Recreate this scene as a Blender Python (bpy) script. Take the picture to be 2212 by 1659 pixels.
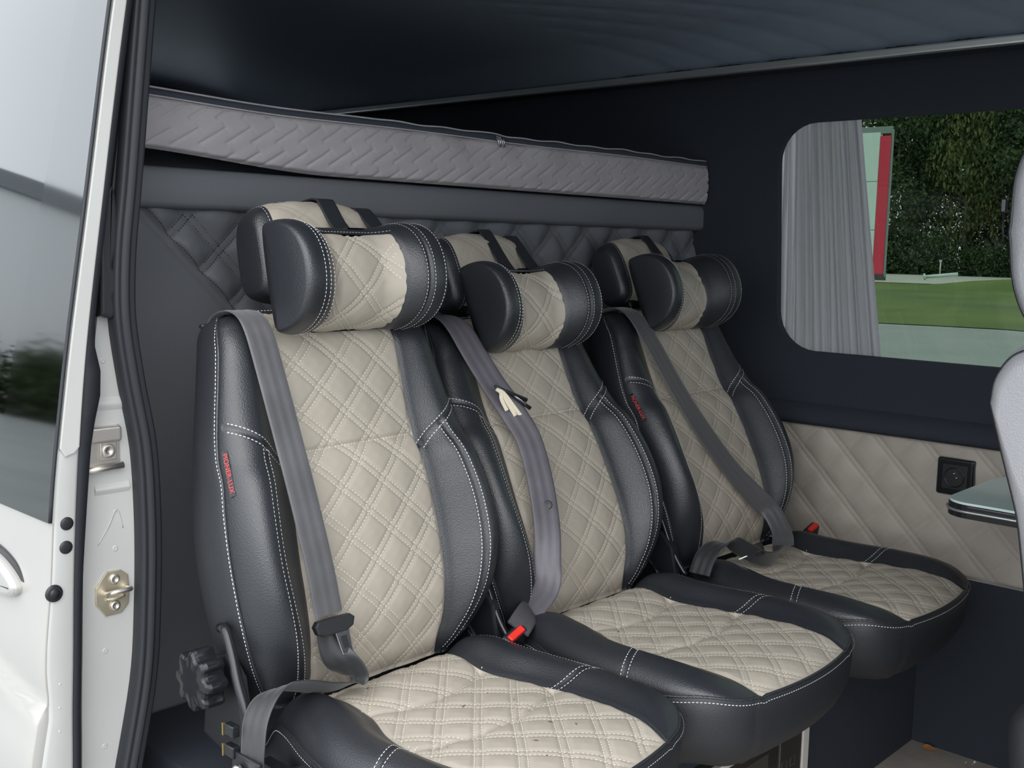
import bpy, bmesh, math, random
import numpy as np
from mathutils import Vector, Matrix, Euler
random.seed(7); rng = np.random.default_rng(7)
for o in list(bpy.data.objects): bpy.data.objects.remove(o, do_unlink=True)
SC = bpy.context.scene
COL = SC.collection
# ------------------------------------------------------------------ camera
cam_d = bpy.data.cameras.new('camera'); cam = bpy.data.objects.new('camera', cam_d); COL.objects.link(cam)
F_PX, YAW, PITCH, ROLL = 2362.36, -.748362, -.126155, .0206629
cam_d.sensor_fit = 'HORIZONTAL'; cam_d.sensor_width = 36.0; cam_d.lens = 36.0 * F_PX / 2212.0
cam_d.clip_start = .02; cam_d.clip_end = 600
fw = Vector((math.sin(YAW)*math.cos(PITCH), math.cos(YAW)*math.cos(PITCH), math.sin(PITCH)))
rt = Vector((math.cos(YAW), -math.sin(YAW), 0)); up = rt.cross(fw)
r2 = rt*math.cos(ROLL) + up*math.sin(ROLL); u2 = up*math.cos(ROLL) - rt*math.sin(ROLL)
M3 = Matrix((r2, u2, -fw)).transposed()
cam.matrix_world = Matrix.Translation((1.403, -1.335, 1.2)) @ M3.to_4x4()
SC.camera = cam
# ------------------------------------------------------------------ sky and sun (overcast)
W = bpy.data.worlds.new('overcast_sky'); SC.world = W; W.use_nodes = True
nt = W.node_tree; nt.nodes.clear()
wo = nt.nodes.new('ShaderNodeOutputWorld'); bg = nt.nodes.new('ShaderNodeBackground')
tc = nt.nodes.new('ShaderNodeTexCoord'); nz = nt.nodes.new('ShaderNodeTexNoise')
nz.inputs['Scale'].default_value = 1.6; nz.inputs['Detail'].default_value = 3
cr = nt.nodes.new('ShaderNodeValToRGB')
cr.color_ramp.elements[0].position = .3; cr.color_ramp.elements[0].color = (.74, .79, .84, 1)
cr.color_ramp.elements[1].position = .75; cr.color_ramp.elements[1].color = (.95, .97, 1.0, 1)
nt.links.new(tc.outputs['Generated'], nz.inputs['Vector']); nt.links.new(nz.outputs['Fac'], cr.inputs['Fac'])
nt.links.new(cr.outputs['Color'], bg.inputs['Color']); nt.links.new(bg.outputs['Background'], wo.inputs['Surface'])
bg.inputs['Strength'].default_value = 2.5
sd = bpy.data.lights.new('sun', 'SUN'); sun = bpy.data.objects.new('sun', sd); COL.objects.link(sun)
sd.energy = 1.3; sd.angle = math.radians(60); sd.color = (1.0, .97, .93)
sun_dir = Vector((-.48, .66, -.82))       # light travels in through the door opening
sun.rotation_euler = sun_dir.to_track_quat('-Z', 'Y').to_euler()
VS = SC.view_settings
SC.display_settings.display_device = 'sRGB'
VS.view_transform = 'Standard'; VS.look = 'None'; VS.exposure = .36; VS.gamma = 1; VS.use_curve_mapping = False

# ------------------------------------------------------------------ materials
MATS = {}
def mat(name, col, rough=.5, metal=0., spec=.5, bump=0., bscale=200., var=0., vscale=8., coat=0., kind='noise', col2=None, sheen=0.):
    if name in MATS: return MATS[name]
    m = bpy.data.materials.new(name); m.use_nodes = True
    n = m.node_tree; b = n.nodes['Principled BSDF']
    b.inputs['Base Color'].default_value = (*col, 1); b.inputs['Roughness'].default_value = rough
    b.inputs['Metallic'].default_value = metal; b.inputs['Specular IOR Level'].default_value = spec
    b.inputs['Coat Weight'].default_value = coat; b.inputs['Coat Roughness'].default_value = .05
    b.inputs['Sheen Weight'].default_value = sheen
    t = n.nodes.new('ShaderNodeTexCoord')
    if var > 0 or col2:
        z = n.nodes.new('ShaderNodeTexNoise'); z.inputs['Scale'].default_value = vscale; z.inputs['Detail'].default_value = 4
        c = n.nodes.new('ShaderNodeValToRGB'); c2 = col2 or tuple(x*(1-var) for x in col)
        c.color_ramp.elements[0].position = .35; c.color_ramp.elements[1].position = .68
        c.color_ramp.elements[0].color = (*c2, 1); c.color_ramp.elements[1].color = (*col, 1)
        n.links.new(t.outputs['Object'], z.inputs['Vector']); n.links.new(z.outputs['Fac'], c.inputs['Fac'])
        n.links.new(c.outputs['Color'], b.inputs['Base Color'])
    if bump > 0:
        if kind == 'voronoi':
            z = n.nodes.new('ShaderNodeTexVoronoi'); z.inputs['Scale'].default_value = bscale; out = z.outputs['Distance']
        else:
            z = n.nodes.new('ShaderNodeTexNoise'); z.inputs['Scale'].default_value = bscale; z.inputs['Detail'].default_value = 3; out = z.outputs['Fac']
        bp = n.nodes.new('ShaderNodeBump'); bp.inputs['Strength'].default_value = bump; bp.inputs['Distance'].default_value = .002
        n.links.new(t.outputs['Object'], z.inputs['Vector']); n.links.new(out, bp.inputs['Height'])
        n.links.new(bp.outputs['Normal'], b.inputs['Normal'])
    MATS[name] = m; return m
BEIGE = mat('beige_leather', (.445, .398, .335), .5, spec=.35, bump=.12, bscale=700, var=.07, vscale=6)
BLACK = mat('black_leather', (.020, .022, .027), .38, spec=.75, bump=.22, bscale=520, kind='voronoi')
BLACKM = mat('black_leather_matt', (.020, .022, .027), .5, spec=.6, bump=.2, bscale=520, kind='voronoi')
GRAINED = mat('sheen_lightened_leather', (.36, .36, .38), .42, spec=1.0, bump=.30, bscale=420, kind='voronoi')  # black leather, its bright sky sheen lightened into the base colour
WHITE_T = mat('white_thread', (.66, .67, .68), .6)
CREAM_T = mat('cream_thread', (.68, .63, .545), .6)
BLACK_T = mat('black_thread', (.012, .013, .016), .6)
GREY_T = mat('grey_thread', (.42, .40, .40), .7)
WEB = mat('belt_webbing', (.10, .097, .106), .45, spec=.6, bump=.25, bscale=900, var=.25, vscale=14, sheen=.3)
WEBD = mat('black_webbing', (.022, .022, .025), .42, spec=.6, bump=.25, bscale=900, sheen=.2)
PLAST = mat('black_plastic', (.014, .015, .018), .42, bump=.1, bscale=400)
PLASTG = mat('gloss_black_plastic', (.012, .013, .016), .22)
RUBBER = mat('rubber', (.020, .022, .027), .55, spec=.45)
CHROME = mat('chrome', (.75, .75, .76), .18, metal=1)
STEEL = mat('brushed_steel', (.74, .69, .63), .42, metal=1, bump=.1, bscale=80)
ZINC = mat('yellow_zinc', (.80, .72, .56), .5, metal=1, var=.2, vscale=30)
GOLD = mat('gold_metal', (.62, .45, .2), .35, metal=1)
RED = mat('red_plastic', (.75, .03, .02), .35)
REDP = mat('red_print', (.72, .06, .06), .5)
PAINT = mat('white_paint', (.378, .366, .346), .28, spec=.5, coat=.6, var=.04, vscale=3)
PAINTG = mat('grey_white_paint', (.53, .53, .51), .35, coat=.3, var=.06, vscale=5)
LINER = mat('dark_lining', (.034, .040, .052), .85, spec=.25, bump=.35, bscale=350)
LINER2 = mat('dark_panel_vinyl', (.165, .172, .19), .55, spec=.4, bump=.15, bscale=420)
QUILTD = mat('dark_quilted_vinyl', (.155, .161, .178), .5, spec=.4, bump=.15, bscale=420)
CEIL = mat('ceiling_vinyl', (.21, .25, .31), .5, spec=.45, bump=.1, bscale=300)
MATTR = mat('mauve_fabric', (.50, .465, .485), .85, spec=.2, bump=.25, bscale=600, var=.1, vscale=10)
ZIPT = mat('zip_tape', (.045, .052, .07), .7)
WALLB = mat('beige_wall_vinyl', (.50, .45, .39), .6, spec=.3, bump=.1, bscale=500, var=.05, vscale=5)
CURT0 = mat('grey_curtain_plain', (.44, .425, .455), .8, spec=.2, bump=.15, bscale=800)
ALU = mat('aluminium', (.72, .73, .72), .35, metal=.85)
FLOORM = mat('laminate_floor', (.46, .41, .36), .5, var=.3, vscale=7)
TABLE = mat('table_painted_reflection', (.78, .94, .88), .12, spec=.6)  # bright reflection on the gloss top put into its base colour
EDGE = mat('table_edge', (.05, .05, .055), .2, metal=.6)
WHITEP = mat('white_enamel', (.70, .66, .62), .4)
GLASSK = mat('black_glass', (.012, .012, .012), .08)
FRIT = mat('black_gloss_trim', (.14, .145, .147), .05, metal=1.0)
def glass_mat(name, tint, gloss=.06):
    m = bpy.data.materials.new(name); m.use_nodes = True; n = m.node_tree; n.nodes.clear()
    o = n.nodes.new('ShaderNodeOutputMaterial'); mx = n.nodes.new('ShaderNodeMixShader')
    tr = n.nodes.new('ShaderNodeBsdfTransparent'); gl = n.nodes.new('ShaderNodeBsdfGlossy'); fr = n.nodes.new('ShaderNodeFresnel')
    fr.inputs['IOR'].default_value = 1.45; tr.inputs['Color'].default_value = (*tint, 1); gl.inputs['Roughness'].default_value = .02
    n.links.new(fr.outputs['Fac'], mx.inputs['Fac']); n.links.new(tr.outputs[0], mx.inputs[1]); n.links.new(gl.outputs[0], mx.inputs[2])
    n.links.new(mx.outputs[0], o.inputs['Surface']); return m
REARG = glass_mat('added_rear_glass', (.74, .77, .80))
CLEAR = glass_mat('clear_window_glass', (.9, .92, .94))
TINT = glass_mat('tinted_window_glass', (.45, .50, .46))
def cloth_mat(name, col, tr):
    m = mat(name, col, .85, spec=.15, bump=.15, bscale=800); n = m.node_tree; b = n.nodes['Principled BSDF']; o = n.nodes['Material Output']
    t = n.nodes.new('ShaderNodeBsdfTranslucent'); t.inputs['Color'].default_value = (*tr, 1); a = n.nodes.new('ShaderNodeMixShader'); a.inputs['Fac'].default_value = .5
    n.links.new(b.outputs[0], a.inputs[1]); n.links.new(t.outputs[0], a.inputs[2]); n.links.new(a.outputs[0], o.inputs['Surface']); return m
CURT = cloth_mat('grey_curtain', (.62, .60, .64), (.62, .60, .65))
DOORGLASS = mat('privacy_glass', (.145, .150, .152), .03, metal=1.0)

# ------------------------------------------------------------------ builders
def link(name, me, m, parent=None, smooth=True, label=None):
    o = bpy.data.objects.new(name, me); COL.objects.link(o)
    if m is not None and len(me.materials) == 0: me.materials.append(m)
    if parent is not None: o.parent = parent
    if label: o['label'] = label
    return o
def mesh(name, V, Fc, smooth=True):
    me = bpy.data.meshes.new(name); me.from_pydata([tuple(map(float, v)) for v in V], [], [tuple(int(i) for i in f) for f in Fc])
    if smooth: me.polygons.foreach_set('use_smooth', [True]*len(me.polygons))
    me.update(); return me
def thing(name, label, cat, loc=(0, 0, 0), group=None, rot=(0, 0, 0)):
    o = bpy.data.objects.new(name, None); COL.objects.link(o); o.location = loc; o.rotation_euler = rot; o.empty_display_size = .05
    o['label'] = label; o['category'] = cat
    if group: o['group'] = group
    return o
def tag(o, label, cat, group=None):
    o['label'] = label; o['category'] = cat
    if group: o['group'] = group
    return o
def struct(o): o['kind'] = 'structure'; return o
def gridmesh(name, P, closed_u=False, closed_v=False, flip=False, smooth=True):
    P = np.asarray(P, float); nu, nv = P.shape[:2]
    idx = np.arange(nu*nv).reshape(nu, nv)
    iu = idx if not closed_u else np.vstack([idx, idx[:1]])
    if closed_v: iu = np.hstack([iu, iu[:, :1]])
    a, b, c, d = iu[:-1, :-1], iu[1:, :-1], iu[1:, 1:], iu[:-1, 1:]
    Q = np.stack([a, b, c, d] if not flip else [d, c, b, a], -1).reshape(-1, 4)
    me = bpy.data.meshes.new(name); V = P.reshape(-1, 3)
    me.vertices.add(len(V)); me.vertices.foreach_set('co', V.ravel().astype(np.float32))
    me.loops.add(Q.size); me.loops.foreach_set('vertex_index', Q.ravel().astype(np.int32))
    me.polygons.add(len(Q)); me.polygons.foreach_set('loop_start', np.arange(0, Q.size, 4, dtype=np.int32))
    me.polygons.foreach_set('loop_total', np.full(len(Q), 4, dtype=np.int32))
    me.polygons.foreach_set('use_smooth', np.full(len(Q), smooth, dtype=bool))
    me.update(calc_edges=True); me.validate(); return me
def catmull(P, n=8):
    P = np.asarray(P, float); P = np.vstack([2*P[0]-P[1], P, 2*P[-1]-P[-2]]); out = []
    for i in range(1, len(P)-2):
        for k in range(n):
            t = k/n; p0, p1, p2, p3 = P[i-1], P[i], P[i+1], P[i+2]
            out.append(.5*(2*p1+(p2-p0)*t+(2*p0-5*p1+4*p2-p3)*t*t+(3*p1-p0-3*p2+p3)*t**3))
    out.append(P[-2]); return np.array(out)
def interp(xs, ys):
    xs = np.array(xs, float); ys = np.array(ys, float)
    # monotone-ish smooth interpolation (cubic hermite, finite differences)
    d = np.gradient(ys, xs)
    def f(x):
        x = np.clip(np.asarray(x, float), xs[0], xs[-1]); i = np.clip(np.searchsorted(xs, x)-1, 0, len(xs)-2)
        h = xs[i+1]-xs[i]; t = (x-xs[i])/h
        return (2*t**3-3*t**2+1)*ys[i]+(t**3-2*t**2+t)*h*d[i]+(-2*t**3+3*t**2)*ys[i+1]+(t**3-t**2)*h*d[i+1]
    return f
def sst(a, b, x):
    t = np.clip((np.asarray(x, float)-a)/(b-a), 0, 1); return t*t*(3-2*t)
def tubemesh(name, pts, r, seg=8, closed=False, cap=True):
    P = np.asarray(pts, float); n = len(P); rs = np.full(n, r) if np.isscalar(r) else np.asarray(r, float)
    T = np.gradient(P, axis=0) if not closed else np.roll(P, -1, 0)-np.roll(P, 1, 0)
    T /= np.linalg.norm(T, axis=1)[:, None]+1e-12
    ref = np.array([0, 0, 1.]) if abs(T[0][2]) < .9 else np.array([1., 0, 0])
    N = np.cross(T[0], ref); N /= np.linalg.norm(N); G = []
    for i in range(n):
        N = N-T[i]*(N@T[i]); N /= np.linalg.norm(N)+1e-12; B = np.cross(T[i], N)
        a = np.linspace(0, 2*np.pi, seg, endpoint=False)
        G.append(P[i]+rs[i]*(np.cos(a)[:, None]*N+np.sin(a)[:, None]*B))
    me = gridmesh(name, G, closed_u=closed, closed_v=True, flip=True)
    if cap and not closed:
        bm = bmesh.new(); bm.from_mesh(me); bm.verts.ensure_lookup_table()
        bm.faces.new([bm.verts[i] for i in range(seg)]); bm.faces.new([bm.verts[(n-1)*seg+i] for i in range(seg)][::-1])
        bmesh.ops.recalc_face_normals(bm, faces=bm.faces); bm.to_mesh(me); bm.free()
    return me
def tube(name, pts, r, m, parent=None, seg=8, closed=False): return link(name, tubemesh(name, pts, r, seg, closed), m, parent)
def boxmesh(name, c, s, bev=0., seg=2, rot=None):
    bm = bmesh.new(); bmesh.ops.create_cube(bm, size=1)
    bmesh.ops.scale(bm, vec=s, verts=bm.verts)
    if bev > 0: bmesh.ops.bevel(bm, geom=bm.edges[:], offset=bev, segments=seg, affect='EDGES', profile=.6)
    if rot is not None: bmesh.ops.rotate(bm, cent=(0, 0, 0), matrix=Euler(rot).to_matrix(), verts=bm.verts)
    bmesh.ops.translate(bm, vec=c, verts=bm.verts)
    me = bpy.data.meshes.new(name); bm.to_mesh(me); bm.free()
    if bev > 0: me.polygons.foreach_set('use_smooth', [len(p.vertices) and p.area < .2*max(q.area for q in me.polygons) for p in me.polygons] if len(me.polygons) < 200 else [True]*len(me.polygons))
    return me
def box(name, c, s, m, parent=None, bev=0., seg=2, rot=None): return link(name, boxmesh(name, c, s, bev, seg, rot), m, parent)
def span(name, a, b, m, parent=None, bev=0., seg=2):
    c = [(a[i]+b[i])/2 for i in range(3)]; s = [abs(b[i]-a[i]) for i in range(3)]
    return box(name, c, s, m, parent, bev, seg)
def prismmesh(name, poly, O, U, V, N, depth, bev=0., seg=2):
    """extrude a 2-D polygon (list of (u,v)) lying in plane O+uU+vV along N by depth"""
    O, U, V, N = [Vector(x) for x in (O, U, V, N)]
    bm = bmesh.new(); vs = [bm.verts.new(O+U*float(a)+V*float(b)) for a, b in poly]; f = bm.faces.new(vs)
    r = bmesh.ops.extrude_face_region(bm, geom=[f]); nv = [e for e in r['geom'] if isinstance(e, bmesh.types.BMVert)]
    bmesh.ops.translate(bm, vec=N*depth, verts=nv); bmesh.ops.recalc_face_normals(bm, faces=bm.faces)
    if bev > 0:
        top = [e for e in bm.edges if all(v in nv for v in e.verts)]
        bmesh.ops.bevel(bm, geom=top, offset=bev, segments=seg, affect='EDGES', profile=.6)
    me = bpy.data.meshes.new(name); bm.to_mesh(me); bm.free(); return me
def prism(name, poly, O, U, V, N, depth, m, parent=None, bev=0., seg=2): return link(name, prismmesh(name, poly, O, U, V, N, depth, bev, seg), m, parent)
def circ(r, n=24, cx=0, cy=0, a0=0): return [(cx+r*math.cos(a0+2*math.pi*i/n), cy+r*math.sin(a0+2*math.pi*i/n)) for i in range(n)]
def rrect(x0, y0, x1, y1, r, n=6):
    P = []
    for (cx, cy, a) in ((x1-r, y0+r, -90), (x1-r, y1-r, 0), (x0+r, y1-r, 90), (x0+r, y0+r, 180)):
        for k in range(n+1): t = math.radians(a+90*k/n); P.append((cx+r*math.cos(t), cy+r*math.sin(t)))
    return P
def lathe(name, prof, O, axis, m, parent=None, seg=24):
    ax = Vector(axis).normalized(); q = Vector((0, 0, 1)).rotation_difference(ax); G = []
    for r, h in prof: G.append([Vector(O)+q@Vector((r*math.cos(a), r*math.sin(a), h)) for a in np.linspace(0, 2*math.pi, seg, endpoint=False)])
    me = gridmesh(name, [[tuple(v) for v in row] for row in G], closed_v=True, flip=False); return link(name, me, m, parent)
def ribbonmesh(name, P, Wd, w, th=.0014, n=6, ribs=True):
    """belt: centre points P, width direction vectors Wd (interpolated)"""
    P = catmull(P, n); Wd = catmull(Wd, n); Wd /= np.linalg.norm(Wd, axis=1)[:, None]
    T = np.gradient(P, axis=0); T /= np.linalg.norm(T, axis=1)[:, None]+1e-12
    Wd = Wd-T*np.sum(Wd*T, 1)[:, None]; Wd /= np.linalg.norm(Wd, axis=1)[:, None]
    N = np.cross(T, Wd); k = 13; us = np.linspace(-.5, .5, k)
    rib = .0005*np.cos(us*2*np.pi*3) if ribs else us*0
    front = P[:, None, :]+us[None, :, None]*w*Wd[:, None, :]+(th/2+rib)[None, :, None]*N[:, None, :]
    back = P[:, None, :]+us[None, ::-1, None]*w*Wd[:, None, :]-(th/2)*N[:, None, :]*np.ones((1, k, 1))
    return gridmesh(name, np.concatenate([front, back], 1), closed_v=True)
def ribbon(name, P, Wd, w, m, parent=None, th=.0014, n=6, ribs=True): return link(name, ribbonmesh(name, P, Wd, w, th, n, ribs), m, parent)
def stitchmesh(name, lines, dash=.0042, gap=.0016, r=.0009):
    """thread dashes lying on polylines; lines = list of (points Nx3, normals Nx3)"""
    V = []; Fc = []
    for P, N in lines:
        P = np.asarray(P, float); N = np.asarray(N, float)
        if len(P) < 2: continue
        s = np.concatenate([[0], np.cumsum(np.linalg.norm(np.diff(P, axis=0), axis=1))]); L = s[-1]
        if L < dash: continue
        st = np.arange(0, L-dash*.5, dash+gap)
        for a in st:
            b = min(a+dash, L)
            pa = np.array([np.interp(a, s, P[:, i]) for i in range(3)]); pb = np.array([np.interp(b, s, P[:, i]) for i in range(3)])
            nn = np.array([np.interp((a+b)/2, s, N[:, i]) for i in range(3)]); nn /= np.linalg.norm(nn)+1e-9
            t = pb-pa; t /= np.linalg.norm(t)+1e-9; sd_ = np.cross(t, nn); o = len(V); m_ = (pa+pb)/2
            # a small lens shape: pointed ends, raised middle
            V += [pa+nn*.0002, pb+nn*.0002, m_+sd_*r+nn*.0003, m_-sd_*r+nn*.0003, m_+nn*r*1.1]
            q1 = pa*.78+pb*.22; q2 = pa*.22+pb*.78
            V += [q1+sd_*r*.9+nn*.0003, q1-sd_*r*.9+nn*.0003, q1+nn*r, q2+sd_*r*.9+nn*.0003, q2-sd_*r*.9+nn*.0003, q2+nn*r]
            Fc += [(o, o+5, o+7), (o, o+7, o+6), (o+5, o+8, o+10, o+7), (o+7, o+10, o+9, o+6), (o+8, o+1, o+10), (o+10, o+1, o+9)]
    return mesh(name, V, Fc)
def on_surface(S, uv, off=0.):
    """polyline of surface points and normals for function S(u,v)->Nx3"""
    uv = np.asarray(uv, float); e = 1e-3; p = S(uv[:, 0], uv[:, 1])
    du = S(uv[:, 0]+e, uv[:, 1])-S(uv[:, 0]-e, uv[:, 1]); dv = S(uv[:, 0], uv[:, 1]+e)-S(uv[:, 0], uv[:, 1]-e)
    n = np.cross(du, dv); n /= np.linalg.norm(n, axis=1)[:, None]+1e-12
    return p+n*off, n

# ------------------------------------------------------------------ quilting pattern
def quilt_dist(u, v, a, b, g, ph1=0., ph2=0.):
    k = math.hypot(1/a, 1/b); f1 = u/a+v/b+ph1; f2 = u/a-v/b+ph2
    d1 = np.abs(f1-np.round(f1))/k; d2 = np.abs(f2-np.round(f2))/k
    return d1, d2
def quilt(u, v, a=.084, b=.080, g=.0055, depth=.0024, puff=.0015, w=.0034, ph1=0., ph2=0.):
    d1, d2 = quilt_dist(u, v, a, b, g, ph1, ph2)
    e1 = np.abs(d1-g); e2 = np.abs(d2-g)
    gr = np.exp(-(e1/w)**2)+.75*np.exp(-(e2/w)**2)
    cell = sst(-.004, .030, d1-g)*sst(-.004, .030, d2-g)
    return puff*1.5*cell-depth*np.minimum(gr, 1.2)
def quilt_lines(u0, u1, v0, v1, inside, a=.084, b=.080, g=.0055, ph1=0., ph2=0., step=.006):
    """stitch polylines in the (u,v) domain clipped by inside(u,v)"""
    k = math.hypot(1/a, 1/b); out = []
    for sg, ph in ((1, ph1), (-1, ph2)):
        fs = [u/a+sg*v/b+ph for u in (u0, u1) for v in (v0, v1)]
        for c in range(math.floor(min(fs))-1, math.ceil(max(fs))+2):
            for off in (-g*k, g*k):
                v = np.arange(v0, v1+1e-9, step); u = a*(c+off-ph-sg*v/b)
                ok = inside(u, v); i = 0
                while i < len(v):
                    if ok[i]:
                        j = i
                        while j+1 < len(v) and ok[j+1]: j += 1
                        if j-i >= 2: out.append(np.stack([u[i:j+1], v[i:j+1]], 1))
                        i = j+1
                    else: i += 1
    return out
# ================================================================== THE SETTING
YW = 1.26
flo = struct(span('floor', (-2.3, -.60, -.05), (2.7, 1.26, 0), FLOORM))
# plank joints of the floor are cut as boards: separate laminate boards laid on the base
for i in range(9):
    y0 = 1.25-.19*(i+1)
    b_ = span('floor_board', (.30, y0, 0), (1.95, y0+.188, .004), FLOORM, flo, bev=.001, seg=1); b_['kind'] = 'structure'
# ---- far side wall: lower dark panel, beige quilted panel, sill ledge, lining with the window hole
wl = struct(span('wall_far', (-2.3, YW-.015, 0), (2.7, YW+.04, .436), LINER))
def wallq(x0, x1, z0, z1, step, fn):
    xs = np.arange(x0, x1+step/2, step); zs = np.linspace(z0, z1, int((z1-z0)/step)+1)
    Xg, Zg = np.meshgrid(xs, zs, indexing='ij'); return Xg, Zg
Xg, Zg = wallq(-.34, 2.2, .437, .762, .004, None)
dq = quilt(Xg, Zg, .125, .125, .006, .0032, .0035, .0036, .1, .35)
edge = np.minimum(Zg-.437, .762-Zg); dq = dq*sst(0, .012, edge)-.006*(1-sst(0, .01, edge))
pan = struct(link('wall_far_panel', gridmesh('wall_far_panel', np.stack([Xg, YW-.012-dq, Zg], -1), flip=True), WALLB))
Sw = lambda u, v: np.stack([u, YW-.0125-quilt(u, v, .125, .125, .006, .0032, .0035, .0036, .1, .35), v], -1)
ql = quilt_lines(-.3, 1.6, .445, .755, lambda u, v: (u > -.1) & (u < 1.4), .125, .125, .006, .1, .35)
def stitch_obj(name, S, lines, m, parent, flipn=False, off=.0004, **k):
    L = []
    for uv in lines:
        p, n = on_surface(S, uv); n = -n if flipn else n
        L.append((p+n*off, n))
    return link(name, stitchmesh(name, L, **k), m, parent)
so = stitch_obj('seam_stitching', Sw, ql, mat('tan_thread', (.50, .46, .40), .7), pan)
so['kind'] = 'stuff'
sill = struct(link('trim_1', gridmesh('sill_ledge', [[(x, YW-.012-d, z) for (d, z) in ((-.01, .758), (.020, .757), (.027, .768), (.024, .782), (.004, .80), (-.01, .81))] for x in (-.34, 2.7)], flip=True), LINER))
# lining with window opening
hole = rrect(-.052, .943, 1.25, 1.527, .10, 8)
hole = [(x+(.0 if x > .5 else -.028*(z-.943)/.58), z) for x, z in hole]
def wall_with_hole(name, outer, hole, y0, y1, m):
    bm = bmesh.new()
    fo = [bm.verts.new((x, y0, z)) for x, z in outer]; fh = [bm.verts.new((x, y0, z)) for x, z in hole]
    es = [bm.edges.new((fo[i], fo[(i+1) % len(fo)])) for i in range(len(fo))]+[bm.edges.new((fh[i], fh[(i+1) % len(fh)])) for i in range(len(fh))]
    bmesh.ops.triangle_fill(bm, use_beauty=True, edges=es)
    r = bmesh.ops.extrude_face_region(bm, geom=bm.faces[:]); nv = [e for e in r['geom'] if isinstance(e, bmesh.types.BMVert)]
    bmesh.ops.translate(bm, vec=(0, y1-y0, 0), verts=nv); bmesh.ops.recalc_face_normals(bm, faces=bm.faces)
    me = bpy.data.meshes.new(name); bm.to_mesh(me); bm.free(); return link(name, me, m)
wu = struct(wall_with_hole('wall_far_lining', [(-2.3, .775), (2.7, .775), (2.7, 1.66), (-2.3, 1.66)], hole, YW, YW+.022, LINER))
struct(span('wall_far_outer', (-2.3, YW+.03, .80), (-.12, YW+.05, 1.70), LINER))
wnd = struct(prism('window_1', rrect(-.10, .88, 1.35, 1.60, .08, 6), (0, YW+.075, 0), (1, 0, 0), (0, 0, 1), (0, 1, 0), .004, TINT))
# ceiling with quilting, side rail
prof = catmull([(1.135, 1.655), (1.06, 1.695), (.95, 1.73), (.7, 1.755), (.3, 1.765), (-.1, 1.75), (-.35, 1.71), (-.46, 1.65)], 14)
sarc = np.concatenate([[0], np.cumsum(np.linalg.norm(np.diff(prof, axis=0), axis=1))])
ss = np.arange(0, sarc[-1], .008); py = np.interp(ss, sarc, prof[:, 0]); pz = np.interp(ss, sarc, prof[:, 1])
xs = np.arange(-2.25, 2.7, .012)
Xg = np.repeat(xs[:, None], len(ss), 1); Sg = np.repeat(ss[None, :], len(xs), 0)
dq = quilt(Xg, Sg, .15, .15, .008, .0022, .0012, .006)
G = np.stack([Xg, np.repeat(py[None], len(xs), 0), pz[None]-dq*0-np.where(Xg > -.5, dq, 0)], -1)
cl = struct(link('ceiling', gridmesh('ceiling', G), CEIL))
rail = struct(span('trim_2', (-2.25, 1.100, 1.641), (2.7, 1.124, 1.659), ALU, bev=.004))
struct(span('wall_far_cornice', (-2.25, 1.12, 1.655), (2.7, 1.27, 1.68), LINER))
struct(span('roof_skin', (-2.35, -.50, 1.80), (2.75, 1.30, 1.84), PAINT, bev=.01))
struct(span('wall_rear', (-2.34, -.60, 0), (-2.28, 1.30, 1.34), LINER)); struct(span('wall_rear_top', (-2.34, -.60, 1.66), (-2.28, 1.30, 1.80), LINER))
for k, (a, b) in enumerate(((-.60, -.30), (.30, .42), (1.02, 1.30))): struct(span('wall_rear_pillar', (-2.34, a, 1.34), (-2.28, b, 1.66), LINER))
for k, (a, b) in enumerate(((-.30, .30), (.42, 1.02))): struct(span('window_%d' % (k+2), (-2.322, a, 1.34), (-2.316, b, 1.66), REARG))  # rear windows added out of view, to brighten the ceiling over the bed
# ---- partition behind the seats: quilted and plain vinyl with a slanting seam
XP = -.33
ys = np.arange(-.56, 1.262, .005); zs = np.linspace(.0, 1.252, 251)
Yg, Zg = np.meshgrid(ys, zs, indexing='ij')
seam = lambda y, z: ((z-1.245)+(y+.401)*1.006)/1.42        # signed distance to the slanting seam, >0 above it
sd_ = seam(Yg, Zg); msk = sst(.004, .016, sd_)
dq = quilt(Yg+.02, Zg, .122, .122, .0065, .0050, .0065, .0042, .2, .55)*msk+.004*msk-.005*np.exp(-(sd_/.004)**2)
part = struct(link('wall_partition', gridmesh('wall_partition', np.stack([XP+dq, Yg, Zg], -1)), QUILTD))
Sp = lambda u, v: np.stack([XP+.0042+quilt(u+.02, v, .122, .122, .0065, .0050, .0065, .0042, .2, .55), u, v], -1)
so = stitch_obj('seam_stitching', Sp, [np.stack([np.linspace(-.401, -.16, 60), 1.245-1.006*(np.linspace(-.401, -.16, 60)+.401)+.012], 1)]+
    quilt_lines(-.40, .2, .9, 1.245, lambda u, v: (seam(u, v) > .02) & (u < .1), .122, .122, .0065, .2+.02/.122, .55+.02/.122), BLACK_T, part, flipn=False)
so['kind'] = 'stuff'
brd = struct(link('trim_3', gridmesh('shelf_board', [[(x, y, z) for (x, z) in ((-.40, 1.250), (-.315, 1.250), (-.302, 1.254), (-.297, 1.262), (-.297, 1.304), (-.303, 1.316), (-.315, 1.320), (-.40, 1.320))] for y in (-.56, 1.262)]), LINER2))
struct(span('bed_platform', (-2.27, -.56, 1.262), (-.40, 1.262, 1.31), LINER))
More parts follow.
